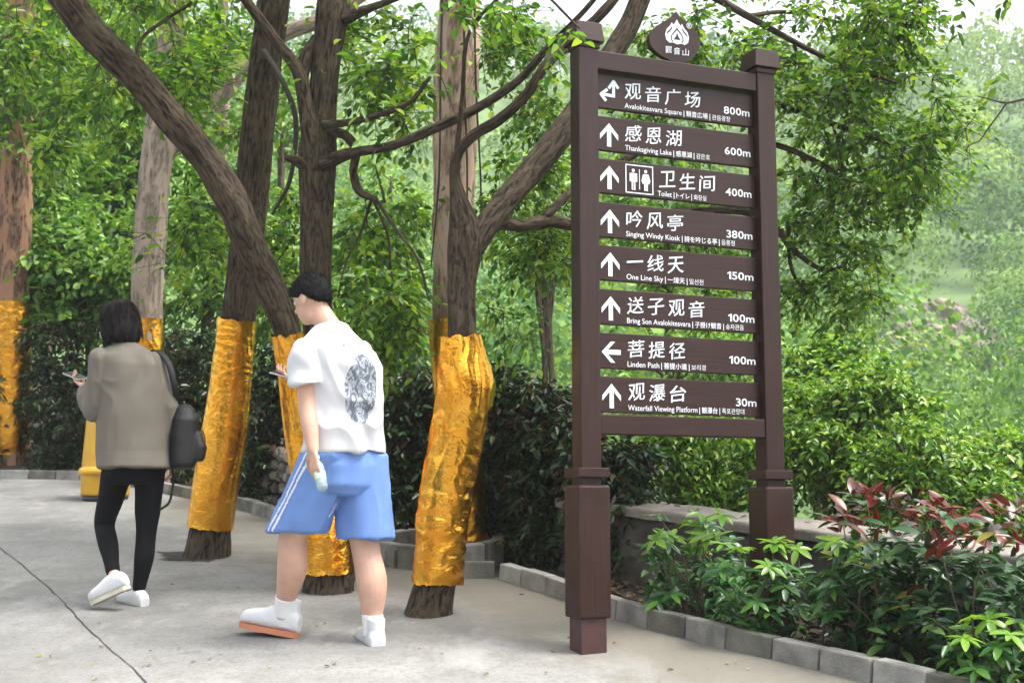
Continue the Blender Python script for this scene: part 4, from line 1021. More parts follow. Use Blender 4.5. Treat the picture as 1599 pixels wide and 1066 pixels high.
def fuse(name, pieces, mat, parent, voxel=.006, smooth=6, wrinkle=None):
    V, f = join(pieces); me = to_mesh(name, V, f)
    bm = bmesh.new(); bm.from_mesh(me); bmesh.ops.recalc_face_normals(bm, faces=bm.faces[:]); bm.to_mesh(me); bm.free()
    ob = bpy.data.objects.new(name, me); COL.objects.link(ob)
    r = ob.modifiers.new('r', 'REMESH'); r.mode = 'VOXEL'; r.voxel_size = voxel
    s = ob.modifiers.new('s', 'SMOOTH'); s.factor = .5; s.iterations = smooth
    bpy.context.view_layer.update()
    out = bpy.data.meshes.new_from_object(ob.evaluated_get(bpy.context.evaluated_depsgraph_get()))
    bpy.data.objects.remove(ob); bpy.data.meshes.remove(me)
    if wrinkle:
        co = np.empty(len(out.vertices) * 3); out.vertices.foreach_get('co', co); co = co.reshape(-1, 3)
        no = np.empty(len(out.vertices) * 3); out.vertices.foreach_get('normal', no); no = no.reshape(-1, 3)
        co += no * wrinkle(co)[:, None]; out.vertices.foreach_set('co', co.ravel()); out.update()
    out.polygons.foreach_set('use_smooth', np.ones(len(out.polygons), bool)); out.materials.clear(); out.materials.append(mat)
    return link(name, out, parent)
def folds(amp, sx, sz, seed, dirv=(0, 0, 0)):
    def w(co):
        q = co * [sx, sx, sz] + (co[:, 2:] * np.array([dirv]))
        q = q + 1.2 * np.column_stack([vnoise(co * 5, seed + k) for k in (1, 2, 3)])
        return amp * ((1 - np.abs(2 * vnoise(q, seed) - 1)) - .5)
    return w
def hand(wrist, d, n, side, curl, s=1.0):
    """palm, four fingers and a thumb; d finger direction, n palm normal, side = thumb side"""
    d, n, side = nrm(d), nrm(n), nrm(side); w = np.asarray(wrist, float)
    ps = [loft([(w, side * .024 * s, n * .018 * s), (w + d * .03 * s, side * .034 * s, n * .017 * s), (w + d * .085 * s, side * .041 * s, n * .013 * s), (w + d * .095 * s, side * .038 * s, n * .010 * s)], 16)]
    for k, (o, L) in enumerate(((.030, .072), (.010, .080), (-.010, .075), (-.029, .058))):
        p = w + (d * .088 + side * o) * s; pts = [p]; a = 0
        for q in (.45, .32, .25):
            a += curl * (.8 + .12 * k); p = p + (d * math.cos(a) + n * math.sin(a)) * L * q * s; pts.append(p)
        ps += chain(pts, np.array([.0090, .0085, .0078, .0065]) * s, 8, .008)
    p = w + (d * .022 + side * .028) * s
    ps += chain([p, p + (d * .028 + side * .026 + n * .008) * s, p + (d * .055 + side * .034 + n * .022) * s, p + (d * .078 + side * .030 + n * .036) * s], np.array([.0125, .011, .0095, .0075]) * s, 8, .008)
    return ps
def head(c, f, l, u, s=1.0):
    """skull, jaw, nose, lips, ears; c is the middle of the head"""
    A = [l, f, u]; c = np.asarray(c, float)
    ps = [ellipsoid(c + u * .022 * s, A, np.array([.074, .093, .092]) * s, 28), ellipsoid(c + (f * .022 - u * .045) * s, A, np.array([.058, .070, .070]) * s, 24), ellipsoid(c + (f * .052 - u * .086) * s, A, np.array([.030, .032, .024]) * s, 16)]
    ps += [ellipsoid(c + (f * .098 - u * .022) * s, A, np.array([.014, .018, .016]) * s, 12), ellipsoid(c + (f * .089 + u * .006) * s, A, np.array([.009, .014, .028]) * s, 12), ellipsoid(c + (f * .085 - u * .058) * s, A, np.array([.024, .011, .011]) * s, 12)]
    for q in (-1, 1): ps.append(ellipsoid(c + (l * q * .076 - f * .006 - u * .008) * s, A, np.array([.010, .020, .031]) * s, 12))
    return ps
M_SKIN = simple('skin', (.56, .34, .25), .5, .08, 14); M_HAIR = simple('black_hair', (.004, .0035, .004), .7, .3, 90, .6, 200, spec=.2)
M_HAIR2 = simple('dark_brown_hair', (.007, .0045, .0045), .6, .3, 60, .8, 160, spec=.3)
M_EYE = simple('eye_white', (.7, .7, .7), .2, .03); M_IRIS = simple('dark_iris', (.02, .012, .01), .2, .1)
M_SHORT = simple('blue_jersey', (.135, .25, .56), .75, .08, 10, .25, 300); M_STRIPE = simple('white_stripe', (.72, .76, .82), .75, .05)
M_BLOUSE = simple('taupe_blouse', (.135, .12, .095), .7, .08, 8, .2, 260); M_LEGG = simple('black_legging', (.003, .0035, .005), .85, .2, 10, .2, 300, spec=.2)
M_SHOE = simple('white_leather', (.62, .63, .64), .4, .05, 10); M_GUM = simple('gum_sole', (.50, .19, .10), .6, .1); M_SOLE = simple('cream_sole', (.55, .51, .40), .6, .1)
M_SOCK = simple('white_sock', (.72, .72, .72), .85, .05); M_LACE = simple('white_lace', (.78, .78, .78), .7, .05)
M_PHONE = simple('phone_back', (.45, .40, .42), .25, .05); M_SCREEN = simple('phone_screen', (.02, .02, .025), .1, .1); M_BAG = simple('black_nylon', (.005, .005, .006), .55, .3, 10, .4, 200)
M_METAL = simple('zip_metal', (.5, .5, .5), .3, .1, metallic=1)
def shirtmat():
    m, nt, b = nodes('white_printed_cotton'); at = nt.nodes.new('ShaderNodeAttribute'); at.attribute_name = 'print'
    sep = nt.nodes.new('ShaderNodeSeparateXYZ'); nt.links.new(at.outputs['Vector'], sep.inputs[0])
    x, y, k = sep.outputs
    r = math_(nt, 'SQRT', math_(nt, 'ADD', math_(nt, 'POWER', math_(nt, 'DIVIDE', x, .092), 2), math_(nt, 'POWER', math_(nt, 'DIVIDE', math_(nt, 'ADD', y, .0), .165), 2)))
    inside = math_(nt, 'MULTIPLY', math_(nt, 'LESS_THAN', r, 1.0), k)
    co = nt.nodes.new('ShaderNodeCombineXYZ'); nt.links.new(math_(nt, 'MULTIPLY', x, 22), co.inputs[0]); nt.links.new(math_(nt, 'MULTIPLY', y, 15), co.inputs[1])
    pat = ramp(nt, nz(nt, 1.1, 3, co.outputs[0], .5, 2.5), [(.40, (.10, .12, .15)), (.50, (.22, .25, .29)), (.56, (.50, .53, .58)), (.64, (.14, .16, .19))])
    # red line of script above the roundel
    yy = math_(nt, 'ABSOLUTE', math_(nt, 'SUBTRACT', y, math_(nt, 'ADD', .215, math_(nt, 'MULTIPLY', x, -.25))))
    line = math_(nt, 'MULTIPLY', math_(nt, 'MULTIPLY', math_(nt, 'LESS_THAN', yy, .017), math_(nt, 'LESS_THAN', math_(nt, 'ABSOLUTE', x), .105)), k)
    wv = nz(nt, 2.2, 2, co.outputs[0], .5, 3); line = math_(nt, 'MULTIPLY', line, math_(nt, 'GREATER_THAN', wv, .52))
    c = mixc(nt, inside, (.60, .61, .63), pat); c = mixc(nt, line, c, (.62, .10, .13))
    nt.links.new(c, b.inputs['Base Color']); b.inputs['Roughness'].default_value = .8; bump(nt, b, nz(nt, 320, 2, tc(nt)), .15, .002)
    return m
M_SHIRT = shirtmat()

def frame(deg):
    a = math.radians(deg); f = np.array([-math.sin(a), math.cos(a), 0]); l = np.array([-math.cos(a), -math.sin(a), 0]); return f, l
def eyes(c, f, l, u, parent, s=1.0):
    for q in (-1, 1):
        e = link('eye', to_mesh('eye', *ellipsoid(c + (l * q * .031 + f * .072 + u * .006) * s, np.eye(3), .0125 * s, 14), M_EYE), parent)
        link('iris', to_mesh('iris', *ellipsoid(c + (l * q * .031 + f * .0805 + u * .006) * s, np.eye(3), .0058 * s, 10), M_IRIS), e)
def hair_cap(c, f, l, u, s, hairline, grow, mat, parent):
    """cap that follows the skull and dives under the skin below the hairline(front, up)"""
    n = 64; A = np.array([l, f, u]); V, F_ = ellipsoid([0, 0, 0], np.eye(3), np.array([.074, .093, .092]), n)
    k = hairline(V[:, 0], V[:, 1], V[:, 2]); g = np.where(k > 0, 1 + grow * np.clip(k / .02, 0, 1), .90)
    n_ = vnoise(np.column_stack([V[:, 0] * 220, V[:, 1] * 90, V[:, 2] * 60]), 3) - .5
    V = V * (g + np.where(k > 0, .10, 0) * n_)[:, None]
    return part('hair', np.asarray(c) + (V * s + [0, 0, .022 * s]) @ A, F_, mat, parent)
def shoe(ankle, toe, up, s, parent, upper, sole, high, name='shoe', laces=True):
    """shoe from the ankle point down; toe = direction, up = leg direction at the foot"""
    f = nrm(toe); u = nrm(np.asarray(up, float) - f * (np.asarray(up) @ f)); l = np.cross(u, f); a = np.asarray(ankle, float)
    h = .081 * s; b = a - u * h                     # sole level below the ankle
    def R(x, z, w, d): return (b + f * x * s + u * z * s, l * w * s, None)
    sec = [(-.078, .030, .034), (-.060, .036, .046), (-.02, .040, .056), (.04, .043, .050), (.09, .047, .040), (.14, .046, .034), (.172, .036, .028), (.188, .018, .018)]
    rings = [(b + (f * x + u * (.016 + z)) * s, l * w * s, u * z * s) for x, w, z in sec]
    ps = [loft(rings, 24, 2.6)]
    top = .07 if high else .012
    ps.append(loft([(b + (u * .03 - f * .02) * s, l * .038 * s, f * .056 * s), (a - f * .016 * s, l * .037 * s, f * .052 * s), (a + u * top * s - f * .014 * s, l * .039 * s, f * .050 * s)], 20))
    o = fuse(name, ps, upper, parent, .005, 4)
    rs = [(b + (f * (x * 1.03)) * s + u * z * s, f * 0, None) for x, w, z in sec]
    n = 40; th = np.linspace(0, 2 * np.pi, n, endpoint=False); xs = .055 + .139 * np.cos(th); ws = np.interp(xs, [-.085, -.06, -.02, .04, .09, .14, .175, .195], [.020, .038, .042, .044, .050, .049, .036, .012]) * np.sign(np.sin(th)) * np.minimum(1, np.abs(np.sin(th)) * 2.2)
    ring = np.array([b + (f * x + l * w) * s for x, w in zip(xs, ws)]); V = np.concatenate([ring - u * .004 * s, ring + u * .019 * s])
    part('sole', V, [tuple(range(n))[::-1], tuple(range(n, 2 * n))] + [(k, (k + 1) % n, n + (k + 1) % n, n + k) for k in range(n)], sole, o, smooth=False)
    if laces:
        for k in range(5):
            q = b + (f * (.105 - .022 * k) + u * (.066 + .012 * k + (.006 * k if high else 0))) * s
            V, f_, _ = tube([q - l * .026 * s - u * .008, q + u * .006 * s, q + l * .026 * s - u * .008], [.0032] * 3, 6, .01); part('lace', V, f_, M_LACE, o)
    return o

def strand_mesh(root, tip, mid, w):
    n = len(root); d = nrm(tip - root); sd = nrm(np.cross(d, rng.normal(size=d.shape))) * w
    V = np.stack([root - sd, root + sd, mid + sd, mid - sd, tip], 1).reshape(-1, 3); i = (np.arange(n) * 5)[:, None]
    return V, [tuple(q) for q in (i + [0, 1, 2, 3]).tolist()] + [tuple(q) for q in (i + [3, 2, 4]).tolist()]
# ---- man
fm, lm = frame(44); um = UP
man = thing('person', G(560, 1015), 'person in white printed T-shirt and blue shorts striding past the foil wrapped trees', 'person', 'people walking')
tm = depth(G(560, 1005)) + .06
Hc = P(537, 728, tm); hipL, hipR = Hc + lm * .095, Hc - lm * .095
kneeL, kneeR = P(458, 838, tm + .02), P(572, 862, tm + .03)
ankL, ankR = P(444, 955, tm + .12), P(584, 985, tm - .02)
neck = P(519, 507, tm + .0); chest = P(533, 580, tm); shL, shR = neck + lm * .165 - UP * .115 - fm * .01, neck - lm * .165 - UP * .115
elbL, wrL = P(479, 632, depth(shL) - .03), P(489, 702, depth(shL) - .10)
elbR, wrR = shR + fm * .10 - UP * .26 - lm * .03, P(474, 592, tm + .22)
hd = P(487, 468, tm + .02); hf = nrm(fm * .92 + lm * .25 - UP * .28); hl = nrm(np.cross(UP, hf)); hu = np.cross(hf, hl)
BODY = [loft([(Hc - UP * .10, lm * .12, fm * .09), (Hc, lm * .165, fm * .115), (Hc * .6 + chest * .4, lm * .15, fm * .10), (chest, lm * .175, fm * .115), (chest * .4 + neck * .6 - UP * .04, lm * .15, fm * .095), (neck - UP * .07, lm * .10, fm * .065), (neck + UP * .01, lm * .06, fm * .058)], 32)]
BODY += chain([neck - UP * .04, neck * .45 + hd * .55 - hu * .03, hd - hu * .02], [.062, .056, .056])
BODY += head(hd, hf, hl, hu)
for h_, k_, a_ in ((hipL, kneeL, ankL), (hipR, kneeR, ankR)):
    calf = k_ * .62 + a_ * .38 - fm * .022
    BODY += chain([h_, h_ * .5 + k_ * .5 + fm * .01, k_, calf, a_ * .85 + k_ * .15, a_, a_ - UP * .03], [.10, .092, .070, .074, .048, .043, .042])
for s_, e_, w_ in ((shL, elbL, wrL), (shR, elbR, wrR)):
    BODY += chain([s_ - UP * .02, s_ * .5 + e_ * .5, e_, e_ * .6 + w_ * .4, w_], [.042, .047, .041, .041, .028])
BODY += hand(wrL, nrm(nrm(wrL - elbL) + fm * .1), nrm(fm * .4 - lm * .6), fm, .55)
BODY += hand(wrR, nrm(fm * .6 + lm * .5 + UP * .1), UP, -lm * .2 + fm * .5, .6)
fuse('body', BODY, M_SKIN, man, .0055, 5)
eyes(hd, hf, hl, hu, man)
hair_cap(hd, hf, hl, hu, 1.0, lambda x, y, z: np.minimum(z + .012 + .55 * np.minimum(0, .03 - y) * 1.0 + np.clip(-y, 0, .06) * .85, .06 - np.maximum(0, y - .04) * 1.2 + z * .8), .17, M_HAIR, man)
n = 2600; q = rdir(n * 2, .5); k = np.minimum(q[:, 2] * .092 + .012 + .55 * np.minimum(0, .03 - q[:, 1] * .093) + np.clip(-q[:, 1] * .093, 0, .06) * .85, .06 - np.maximum(0, q[:, 1] * .093 - .04) * 1.2 + q[:, 2] * .07); q = q[k > .006][:n]
A_ = np.array([hl, hf, hu]); rt = hd + (q * [.082, .103, .102] + [0, 0, .022]) @ A_; dr = (q * 1.0 + rng.normal(size=q.shape) * .45 + [0, .25, .1]) @ A_
V, f = strand_mesh(rt, rt + nrm(dr) * rng.uniform(.010, .026, (len(q), 1)), rt + nrm(dr) * .008, .0011); part('hair_strands', V, f, M_HAIR, man, kind='stuff')
sh = fuse('t_shirt', [loft([(Hc + UP * .065, lm * .208, fm * .158), (Hc * .65 + chest * .35, lm * .203, fm * .153), (Hc * .4 + chest * .6, lm * .20, fm * .15), (chest + UP * .02, lm * .205, fm * .150), (chest * .5 + neck * .5 - UP * .02, lm * .205, fm * .135), (neck - UP * .10, lm * .182, fm * .112), (neck - UP * .05, lm * .125, fm * .09), (neck - UP * .005, lm * .072, fm * .070)], 40, 2.2)]
    + [q for s_, e_ in ((shL, elbL), (shR, elbR)) for q in (loft([(s_ + UP * .005, np.cross(nrm(e_ - s_), fm) * .054, fm * .060), (s_ * .7 + e_ * .3, np.cross(nrm(e_ - s_), fm) * .070, fm * .076), (s_ * .34 + e_ * .66, np.cross(nrm(e_ - s_), fm) * .074, fm * .086)], 24, 2.0), ellipsoid(s_ - UP * .012, np.eye(3), .058, 18))], M_SHIRT, man, .007, 5, folds(.030, 9, 5, 3, (5, 3, 0)))
co = np.array([v.co for v in sh.data.vertices]); no = np.array([v.normal for v in sh.data.vertices]); pc = chest * .75 + Hc * .25 + UP * .02
pr = np.column_stack([(co - pc) @ lm, (co - pc)[:, 2], ((no @ -fm) > .25).astype(float)])
at = sh.data.attributes.new('print', 'FLOAT_VECTOR', 'POINT'); at.data.foreach_set('vector', pr.ravel().astype(np.float32))
def leg_shell(h_, k_, frac, r0, r1, fw, lw):
    e = h_ * (1 - frac) + k_ * frac; m = (h_ + e) / 2; return loft([(h_ + UP * .06, lw * r0, fw * r0), (m, lw * (r0 + r1) / 2, fw * (r0 + r1) / 2 * 1.03), (e, lw * r1, fw * r1 * 1.08)], 30, 2.1)
shorts = fuse('shorts', [loft([(Hc + UP * .13, lm * .16, fm * .118), (Hc, lm * .19, fm * .135), (Hc - UP * .09, lm * .185, fm * .13), (Hc - UP * .13, lm * .15, fm * .10)], 32), leg_shell(hipL + lm * .008, kneeL, .92, .122, .142, fm, lm), leg_shell(hipR - lm * .004, kneeR, .84, .122, .132, fm, lm)], M_SHORT, man, .007, 5, folds(.024, 11, 2.2, 9))
# white side stripes lying on the cloth: strips of the shorts' own surface, lifted 2 mm
sco = np.array([v.co for v in shorts.data.vertices]); sno = np.array([v.normal for v in shorts.data.vertices])
for h_, k_, sg in ((hipL + lm * .008, kneeL, 1), (hipR - lm * .004, kneeR, -1)):
    ax_ = nrm(k_ - h_); out_ = lm * sg
    for off in (-.012, .012):
        sel = []
        d_ = (sco - h_); al = d_ @ ax_; across = (d_ - al[:, None] * ax_) @ fm
        ok = (np.abs(across - off) < .0085) & ((sno @ out_) > .45) & (al > -.06)
        use = [p for p in shorts.data.polygons if all(ok[v] for v in p.vertices)]
        if len(use) < 5: continue
        ids = sorted({v for p in use for v in p.vertices}); mp_ = {v: i for i, v in enumerate(ids)}
        part('stripe', sco[ids] + sno[ids] * .002, [tuple(mp_[v] for v in p.vertices) for p in use], M_STRIPE, shorts)
for a_, k_, to, sk in ((ankL, kneeL, nrm(np.array([-.95, .22, .16])), 1), (ankR, kneeR, nrm(np.array([-.34, .92, SLOPE])), 1)):
    up_ = UP if a_ is ankR else nrm(UP + np.array([.15, 0, 0]))
    V, f, _ = tube([a_ - UP * .02, a_ + nrm(k_ - a_) * .05, a_ + nrm(k_ - a_) * .085], [.053, .052, .052], 20, .01); part('sock', V, f, M_SOCK, man)
    shoe(a_ - UP * .012, to, up_, 1.16, man, M_SHOE, M_GUM, True)
# bottle in the lowered hand, phone in the other
M_BOTTLE, nt_, b_ = nodes('clear_bottle'); b_.inputs['Base Color'].default_value = (.80, .92, .88, 1); b_.inputs['Roughness'].default_value = .12; b_.inputs['Transmission Weight'].default_value = .75; b_.inputs['IOR'].default_value = 1.33
hp = wrL + nrm(wrL - elbL) * .095 + fm * .012 - lm * .025
bt = thing('water_bottle', hp, 'small clear plastic bottle in the lowered hand of the man', 'bottle')
def along(c, d, prof, n=24):
    d = nrm(d); a = nrm(np.cross(d, [0, 1, .3])); b = np.cross(d, a); th = np.linspace(0, 2 * np.pi, n, endpoint=False)
    V = np.array([np.asarray(c) + d * z + (a * math.cos(t) + b * math.sin(t)) * r for r, z in prof for t in th]); m = len(prof)
    f = [(i * n + j, i * n + (j + 1) % n, (i + 1) * n + (j + 1) % n, (i + 1) * n + j) for i in range(m - 1) for j in range(n)]
    return V, f + [tuple(range(n))[::-1], tuple(range((m - 1) * n, m * n))]
bd = nrm(fm * -.45 - UP * .85 + lm * .1)
V, f = along(hp, bd, [(.011, -.055), (.013, -.045), (.024, -.025), (.026, .0), (.025, .03), (.026, .07), (.025, .098), (.018, .104)]); part('bottle_body', V, f, M_BOTTLE, bt)
V, f = along(hp, bd, [(.0135, -.072), (.0140, -.070), (.0140, -.056), (.0135, -.0552)]); part('cap', V, f, M_STRIPE, bt)
V, f = along(hp, bd, [(.0262, .015), (.0268, .016), (.0268, .055), (.0262, .056)]); part('paper_band', V, f, simple('pale_green_band', (.45, .66, .50), .5), bt)
def phone(c, d, n, label):
    d = nrm(d); n = nrm(n - d * (n @ d)); s_ = np.cross(d, n); T = thing('mobile_phone', c, label, 'phone')
    V, f = box(c, s_, d, n, .036, .073, .004, .0035); part('case', V, f, M_PHONE, T, smooth=False)
    V, f = box(c + n * .0042, s_, d, n, .033, .069, .0006, 0); part('screen', V, f, M_SCREEN, T, smooth=False)
phone(wrR + (fm * .6 + lm * .5) * .12 + UP * .022, fm * .8 + lm * .5 + UP * .25, UP - fm * .5, 'dark phone held in front of the man in the white shirt')

# ---- woman
fw, lw = frame(32)
wom = thing('person', G(207, 950), 'person in taupe blouse and black leggings walking away holding a phone', 'person', 'people walking')
tw = depth(G(207, 945)) + .03
Hw = P(211, 722, tw); hipL, hipR = Hw + lw * .085, Hw - lw * .085
kneeL, kneeR = P(163, 820, tw + .08), P(228, 838, tw + .04)
ankL, ankR = P(178, 899, tw - .14), P(216, 926, tw + .0)
neck = P(199, 537, tw); chest = P(206, 610, tw); shL, shR = neck + lw * .15 - UP * .085, neck - lw * .15 - UP * .085
elbL, wrL = P(149, 640, depth(shL) + .03), P(131, 604, tw + .20)
elbR, wrR = P(264, 642, depth(shR) + .0), P(268, 715, depth(shR) + .02)
hd = P(185, 503, tw + .03); hf = nrm(fw * .85 + lw * .35 - UP * .30); hl = nrm(np.cross(UP, hf)); hu = np.cross(hf, hl)
BODY = [loft([(Hw - UP * .1, lw * .11, fw * .09), (Hw, lw * .155, fw * .11), (Hw * .55 + chest * .45, lw * .125, fw * .09), (chest, lw * .145, fw * .10), (chest * .4 + neck * .6, lw * .14, fw * .085), (neck - UP * .03, lw * .09, fw * .06), (neck + UP * .01, lw * .048, fw * .048)], 32)]
BODY += chain([neck - UP * .03, neck * .5 + hd * .5 - hu * .03, hd - hu * .02], [.050, .046, .048]) + head(hd, hf, hl, hu, .94)
for h_, k_, a_ in ((hipL, kneeL, ankL), (hipR, kneeR, ankR)):
    BODY += chain([h_, h_ * .5 + k_ * .5, k_, k_ * .65 + a_ * .35 - fw * .015, a_ * .85 + k_ * .15, a_, a_ - UP * .025], [.080, .068, .049, .048, .032, .030, .030])
for s_, e_, w_ in ((shL, elbL, wrL), (shR, elbR, wrR)): BODY += chain([s_, s_ * .5 + e_ * .5, e_, e_ * .6 + w_ * .4, w_], [.042, .038, .032, .031, .022])
dL = nrm(wrL - elbL); BODY += hand(wrL, nrm(dL + lw * .3), UP, nrm(fw * .6 - lw * .5), .6, .9); BODY += hand(wrR, nrm(wrR - elbR), lw, fw, .5, .9)
fuse('body', BODY, M_SKIN, wom, .0055, 5); eyes(hd, hf, hl, hu, wom, .94)
HR = [ellipsoid(hd + hu * .028 - hf * .012, [hl, hf, hu], np.array([.092, .104, .098]), 30), ellipsoid(hd - hf * .045 - hu * .03, [hl, hf, hu], np.array([.098, .075, .105]), 26), ellipsoid(hd - hf * .04 - hu * .095, [hl, hf, hu], np.array([.090, .062, .055]), 22)]
for q in (-1, 1): HR.append(ellipsoid(hd + hl * q * .070 + hf * .015 - hu * .045, [hl, hf, hu], np.array([.026, .055, .090]), 18))
def strands(co):
    q = (co - hd); a = np.arctan2(q @ hl, q @ hf); return .014 * (vnoise(np.column_stack([a * 16, q @ hu * 6, a * 0]), 4) - .5) + .010 * (vnoise(np.column_stack([a * 45, q @ hu * 9, a * 0]), 6) - .5)
fuse('hair', HR, M_HAIR2, wom, .006, 4, strands)
n = 1500; a = rng.uniform(-2.55, 2.55, n) + math.pi; el = rng.uniform(-.9, .8, n); A_ = np.array([hl, hf, hu])
def shell(a, z): r = np.sqrt(np.clip(1 - (np.clip(z - .02, 0, .1) / .112) ** 2, .05, 1)); return np.column_stack([np.sin(a) * .099 * r, np.cos(a) * .112 * r - .016, z])
z0 = .02 + el * .085; ln_ = rng.uniform(.04, .10, n); z1 = np.maximum(z0 - ln_, -.155 - .02 * rng.random(n)); sw = rng.normal(size=n) * .10
rt, md, tp_ = shell(a, z0), shell(a + sw * .5, (z0 + z1) / 2), shell(a + sw, z1)
V, f = strand_mesh(hd + rt @ A_, hd + (tp_ * 1.03) @ A_, hd + (md * 1.03) @ A_, .0016); part('hair_strands', V, f, M_HAIR2, wom, kind='stuff')
xs_ = nrm(np.cross(elbL - shL, fw))
sl_ = lambda s_, e_, w_, ex: [loft([(s_ - UP * .004, nrm(np.cross(e_ - s_, ex)) * .052, ex * .055), (s_ * .5 + e_ * .5, nrm(np.cross(e_ - s_, ex)) * .062, ex * .066), (e_ * .97 + s_ * .03, nrm(np.cross(e_ - s_, ex)) * .060, ex * .064)], 22, 2.), ellipsoid(s_ - UP * .006, np.eye(3), .054, 16), ellipsoid(e_, np.eye(3), .060, 16)] + chain([e_, e_ * .5 + w_ * .5, e_ * .22 + w_ * .78], [.060, .058, .046])
fuse('blouse', [loft([(Hw - UP * .03 - fw * .01, lw * .200, fw * .155), (Hw * .85 + chest * .15, lw * .200, fw * .150), (Hw * .4 + chest * .6, lw * .192, fw * .142), (chest + UP * .03, lw * .182, fw * .130), (chest * .45 + neck * .55, lw * .178, fw * .115), (neck - UP * .075, lw * .165, fw * .092), (neck - UP * .038, lw * .115, fw * .075), (neck - UP * .004, lw * .056, fw * .055)], 40, 2.2)] + sl_(shL, elbL, wrL, fw) + sl_(shR, elbR, wrR, fw), M_BLOUSE, wom, .007, 5, folds(.024, 11, 1.3, 5))
LG = [loft([(Hw + UP * .06, lw * .15, fw * .11), (Hw, lw * .162, fw * .118), (Hw - UP * .08, lw * .15, fw * .11), (Hw - UP * .12, lw * .12, fw * .09)], 30)]
for h_, k_, a_ in ((hipL, kneeL, ankL), (hipR, kneeR, ankR)): LG += chain([h_, h_ * .5 + k_ * .5, k_, k_ * .65 + a_ * .35 - fw * .015, a_ * .82 + k_ * .18, a_ * .9 + k_ * .1], [.087, .074, .055, .054, .038, .037])
fuse('leggings', LG, M_LEGG, wom, .006, 5, folds(.006, 8, 6, 7))
shoe(ankR - UP * .015, fw * .7 + np.array([-.45, .1, SLOPE]), UP, .93, wom, M_SHOE, M_SOLE, False, laces=False)
shoe(ankL - UP * .02 + fw * .0, nrm(np.array([-.85, .25, -.38])), nrm(np.array([-.2, 0, 1.])), .93, wom, M_SHOE, M_SOLE, False, laces=False)
phone(wrL + nrm(dL + lw * .3) * .10 + UP * .024, P(98, 590, tw + .3) - wrL, UP - fw * .55, 'pale phone held in the left hand of the woman')
# bag on her right shoulder
bc = P(286, 682, tw + .10)
bag = thing('shoulder_bag', bc, 'black backpack hanging at the right side of the woman', 'bag')
bx_, bf_ = nrm(np.array([1, .35, 0])), nrm(np.array([-.35, 1, 0]))
fuse('bag_body', [loft([(bc - UP * .175, bx_ * .06, bf_ * .10), (bc - UP * .155, bx_ * .072, bf_ * .125), (bc - UP * .05, bx_ * .078, bf_ * .120), (bc + UP * .09, bx_ * .078, bf_ * .125), (bc + UP * .155, bx_ * .052, bf_ * .09), (bc + UP * .175, bx_ * .03, bf_ * .05)], 30, 2.6), loft([(bc - UP * .13 + bx_ * .07 - bf_ * .02, bx_ * .04, bf_ * .09), (bc - UP * .06 + bx_ * .085 - bf_ * .02, bx_ * .04, bf_ * .10), (bc + UP * .02 + bx_ * .065 - bf_ * .02, bx_ * .025, bf_ * .08)], 24, 2.6)], M_BAG, bag, .007, 4, folds(.012, 7, 7, 2))
def band(pts, w, th_, mat, nm_, side):
    c, _ = catmull(np.array(pts), 40); T = nrm(np.gradient(c, axis=0)); s_ = nrm(side - T * (T @ side)[:, None]); n_ = np.cross(T, s_)
    V = np.concatenate([c + s_ * a * w / 2 + n_ * b * th_ / 2 for a, b in ((-1, -1), (1, -1), (1, 1), (-1, 1))]); n = 40
    return part(nm_, V, [(i * n + k, i * n + k + 1, ((i + 1) % 4) * n + k + 1, ((i + 1) % 4) * n + k) for i in range(4) for k in range(n - 1)], mat, bag)
band([bc + UP * .15 - bx_ * .03, P(272, 600, tw + .02), P(262, 565, depth(shR) - .03), shR + UP * .062 - lw * .01, shR + UP * .05 + fw * .06, shR - UP * .1 + fw * .10, bc + UP * .1 + fw * .08], .035, .006, M_BAG, 'strap', bx_)
band([bc - UP * .15 - bx_ * .05, bc - UP * .30 - bx_ * .05, bc - UP * .37 - bx_ * .07, bc - UP * .40 - bx_ * .11], .014, .003, M_BAG, 'loose_strap', bx_)
band([bc + UP * .03 + bx_ * .095 - bf_ * .09, bc - UP * .01 + bx_ * .115 - bf_ * .04, bc - UP * .04 + bx_ * .125 + bf_ * .02], .016, .004, M_METAL, 'zip', UP)

# ------------------------------------------------------------------ plants in the bed, leaf by leaf
def leaf_blade(L, Wd, mat, name, curl=.18, n=6):
    V, f = [], []
    for k in range(n + 1):
        t = k / n; w = Wd / 2 * (math.sin(math.pi * min(1, t * .93 + .04)) ** .75); z = -curl * L * t * t
        V += [(t * L, -w, z + w * .25), (t * L, 0, z), (t * L, w, z + w * .25)]
    for k in range(n):
        for j in (0, 1): f.append((3 * k + j, 3 * k + j + 1, 3 * k + 4 + j, 3 * k + 3 + j))
    return to_mesh(name, np.array(V), f, mat)
def orient(p, ax, up):
    x = nrm(ax); y = nrm(np.cross(up, x)); z = np.cross(x, y); m = Matrix.Identity(4)
    for i in range(3): m[i][0], m[i][1], m[i][2], m[i][3] = float(x[i]), float(y[i]), float(z[i]), float(p[i])
    return m
SCH = [leaf_blade(l, l * .36, m_, 'leaf') for l in (.075, .095) for m_ in (M_SCHEF, M_SCHEFNEW)]
PH = [leaf_blade(l, l * .38, m_, 'leaf') for l in (.085, .115) for m_ in (M_PHOT, M_PHOTRED)]
M_YEL = leafmat('yellowing_leaf', [(.30, .27, .03), (.26, .22, .03), (.20, .24, .03)], .3, .35, rand='object'); YL = leaf_blade(.10, .038, M_YEL, 'leaf')
def stem_to(T, g, e, r=.006):
    V, f, uv = tube([g, g * .45 + e * .55 + np.array([rng.normal() * .03, rng.normal() * .03, .02]), e], [r, r * .8, r * .5], 6, .04); part('stem', V, f, M_STEM, T, uv=uv)
def bedpoint(px, py, h=0): return G(px, py, h)
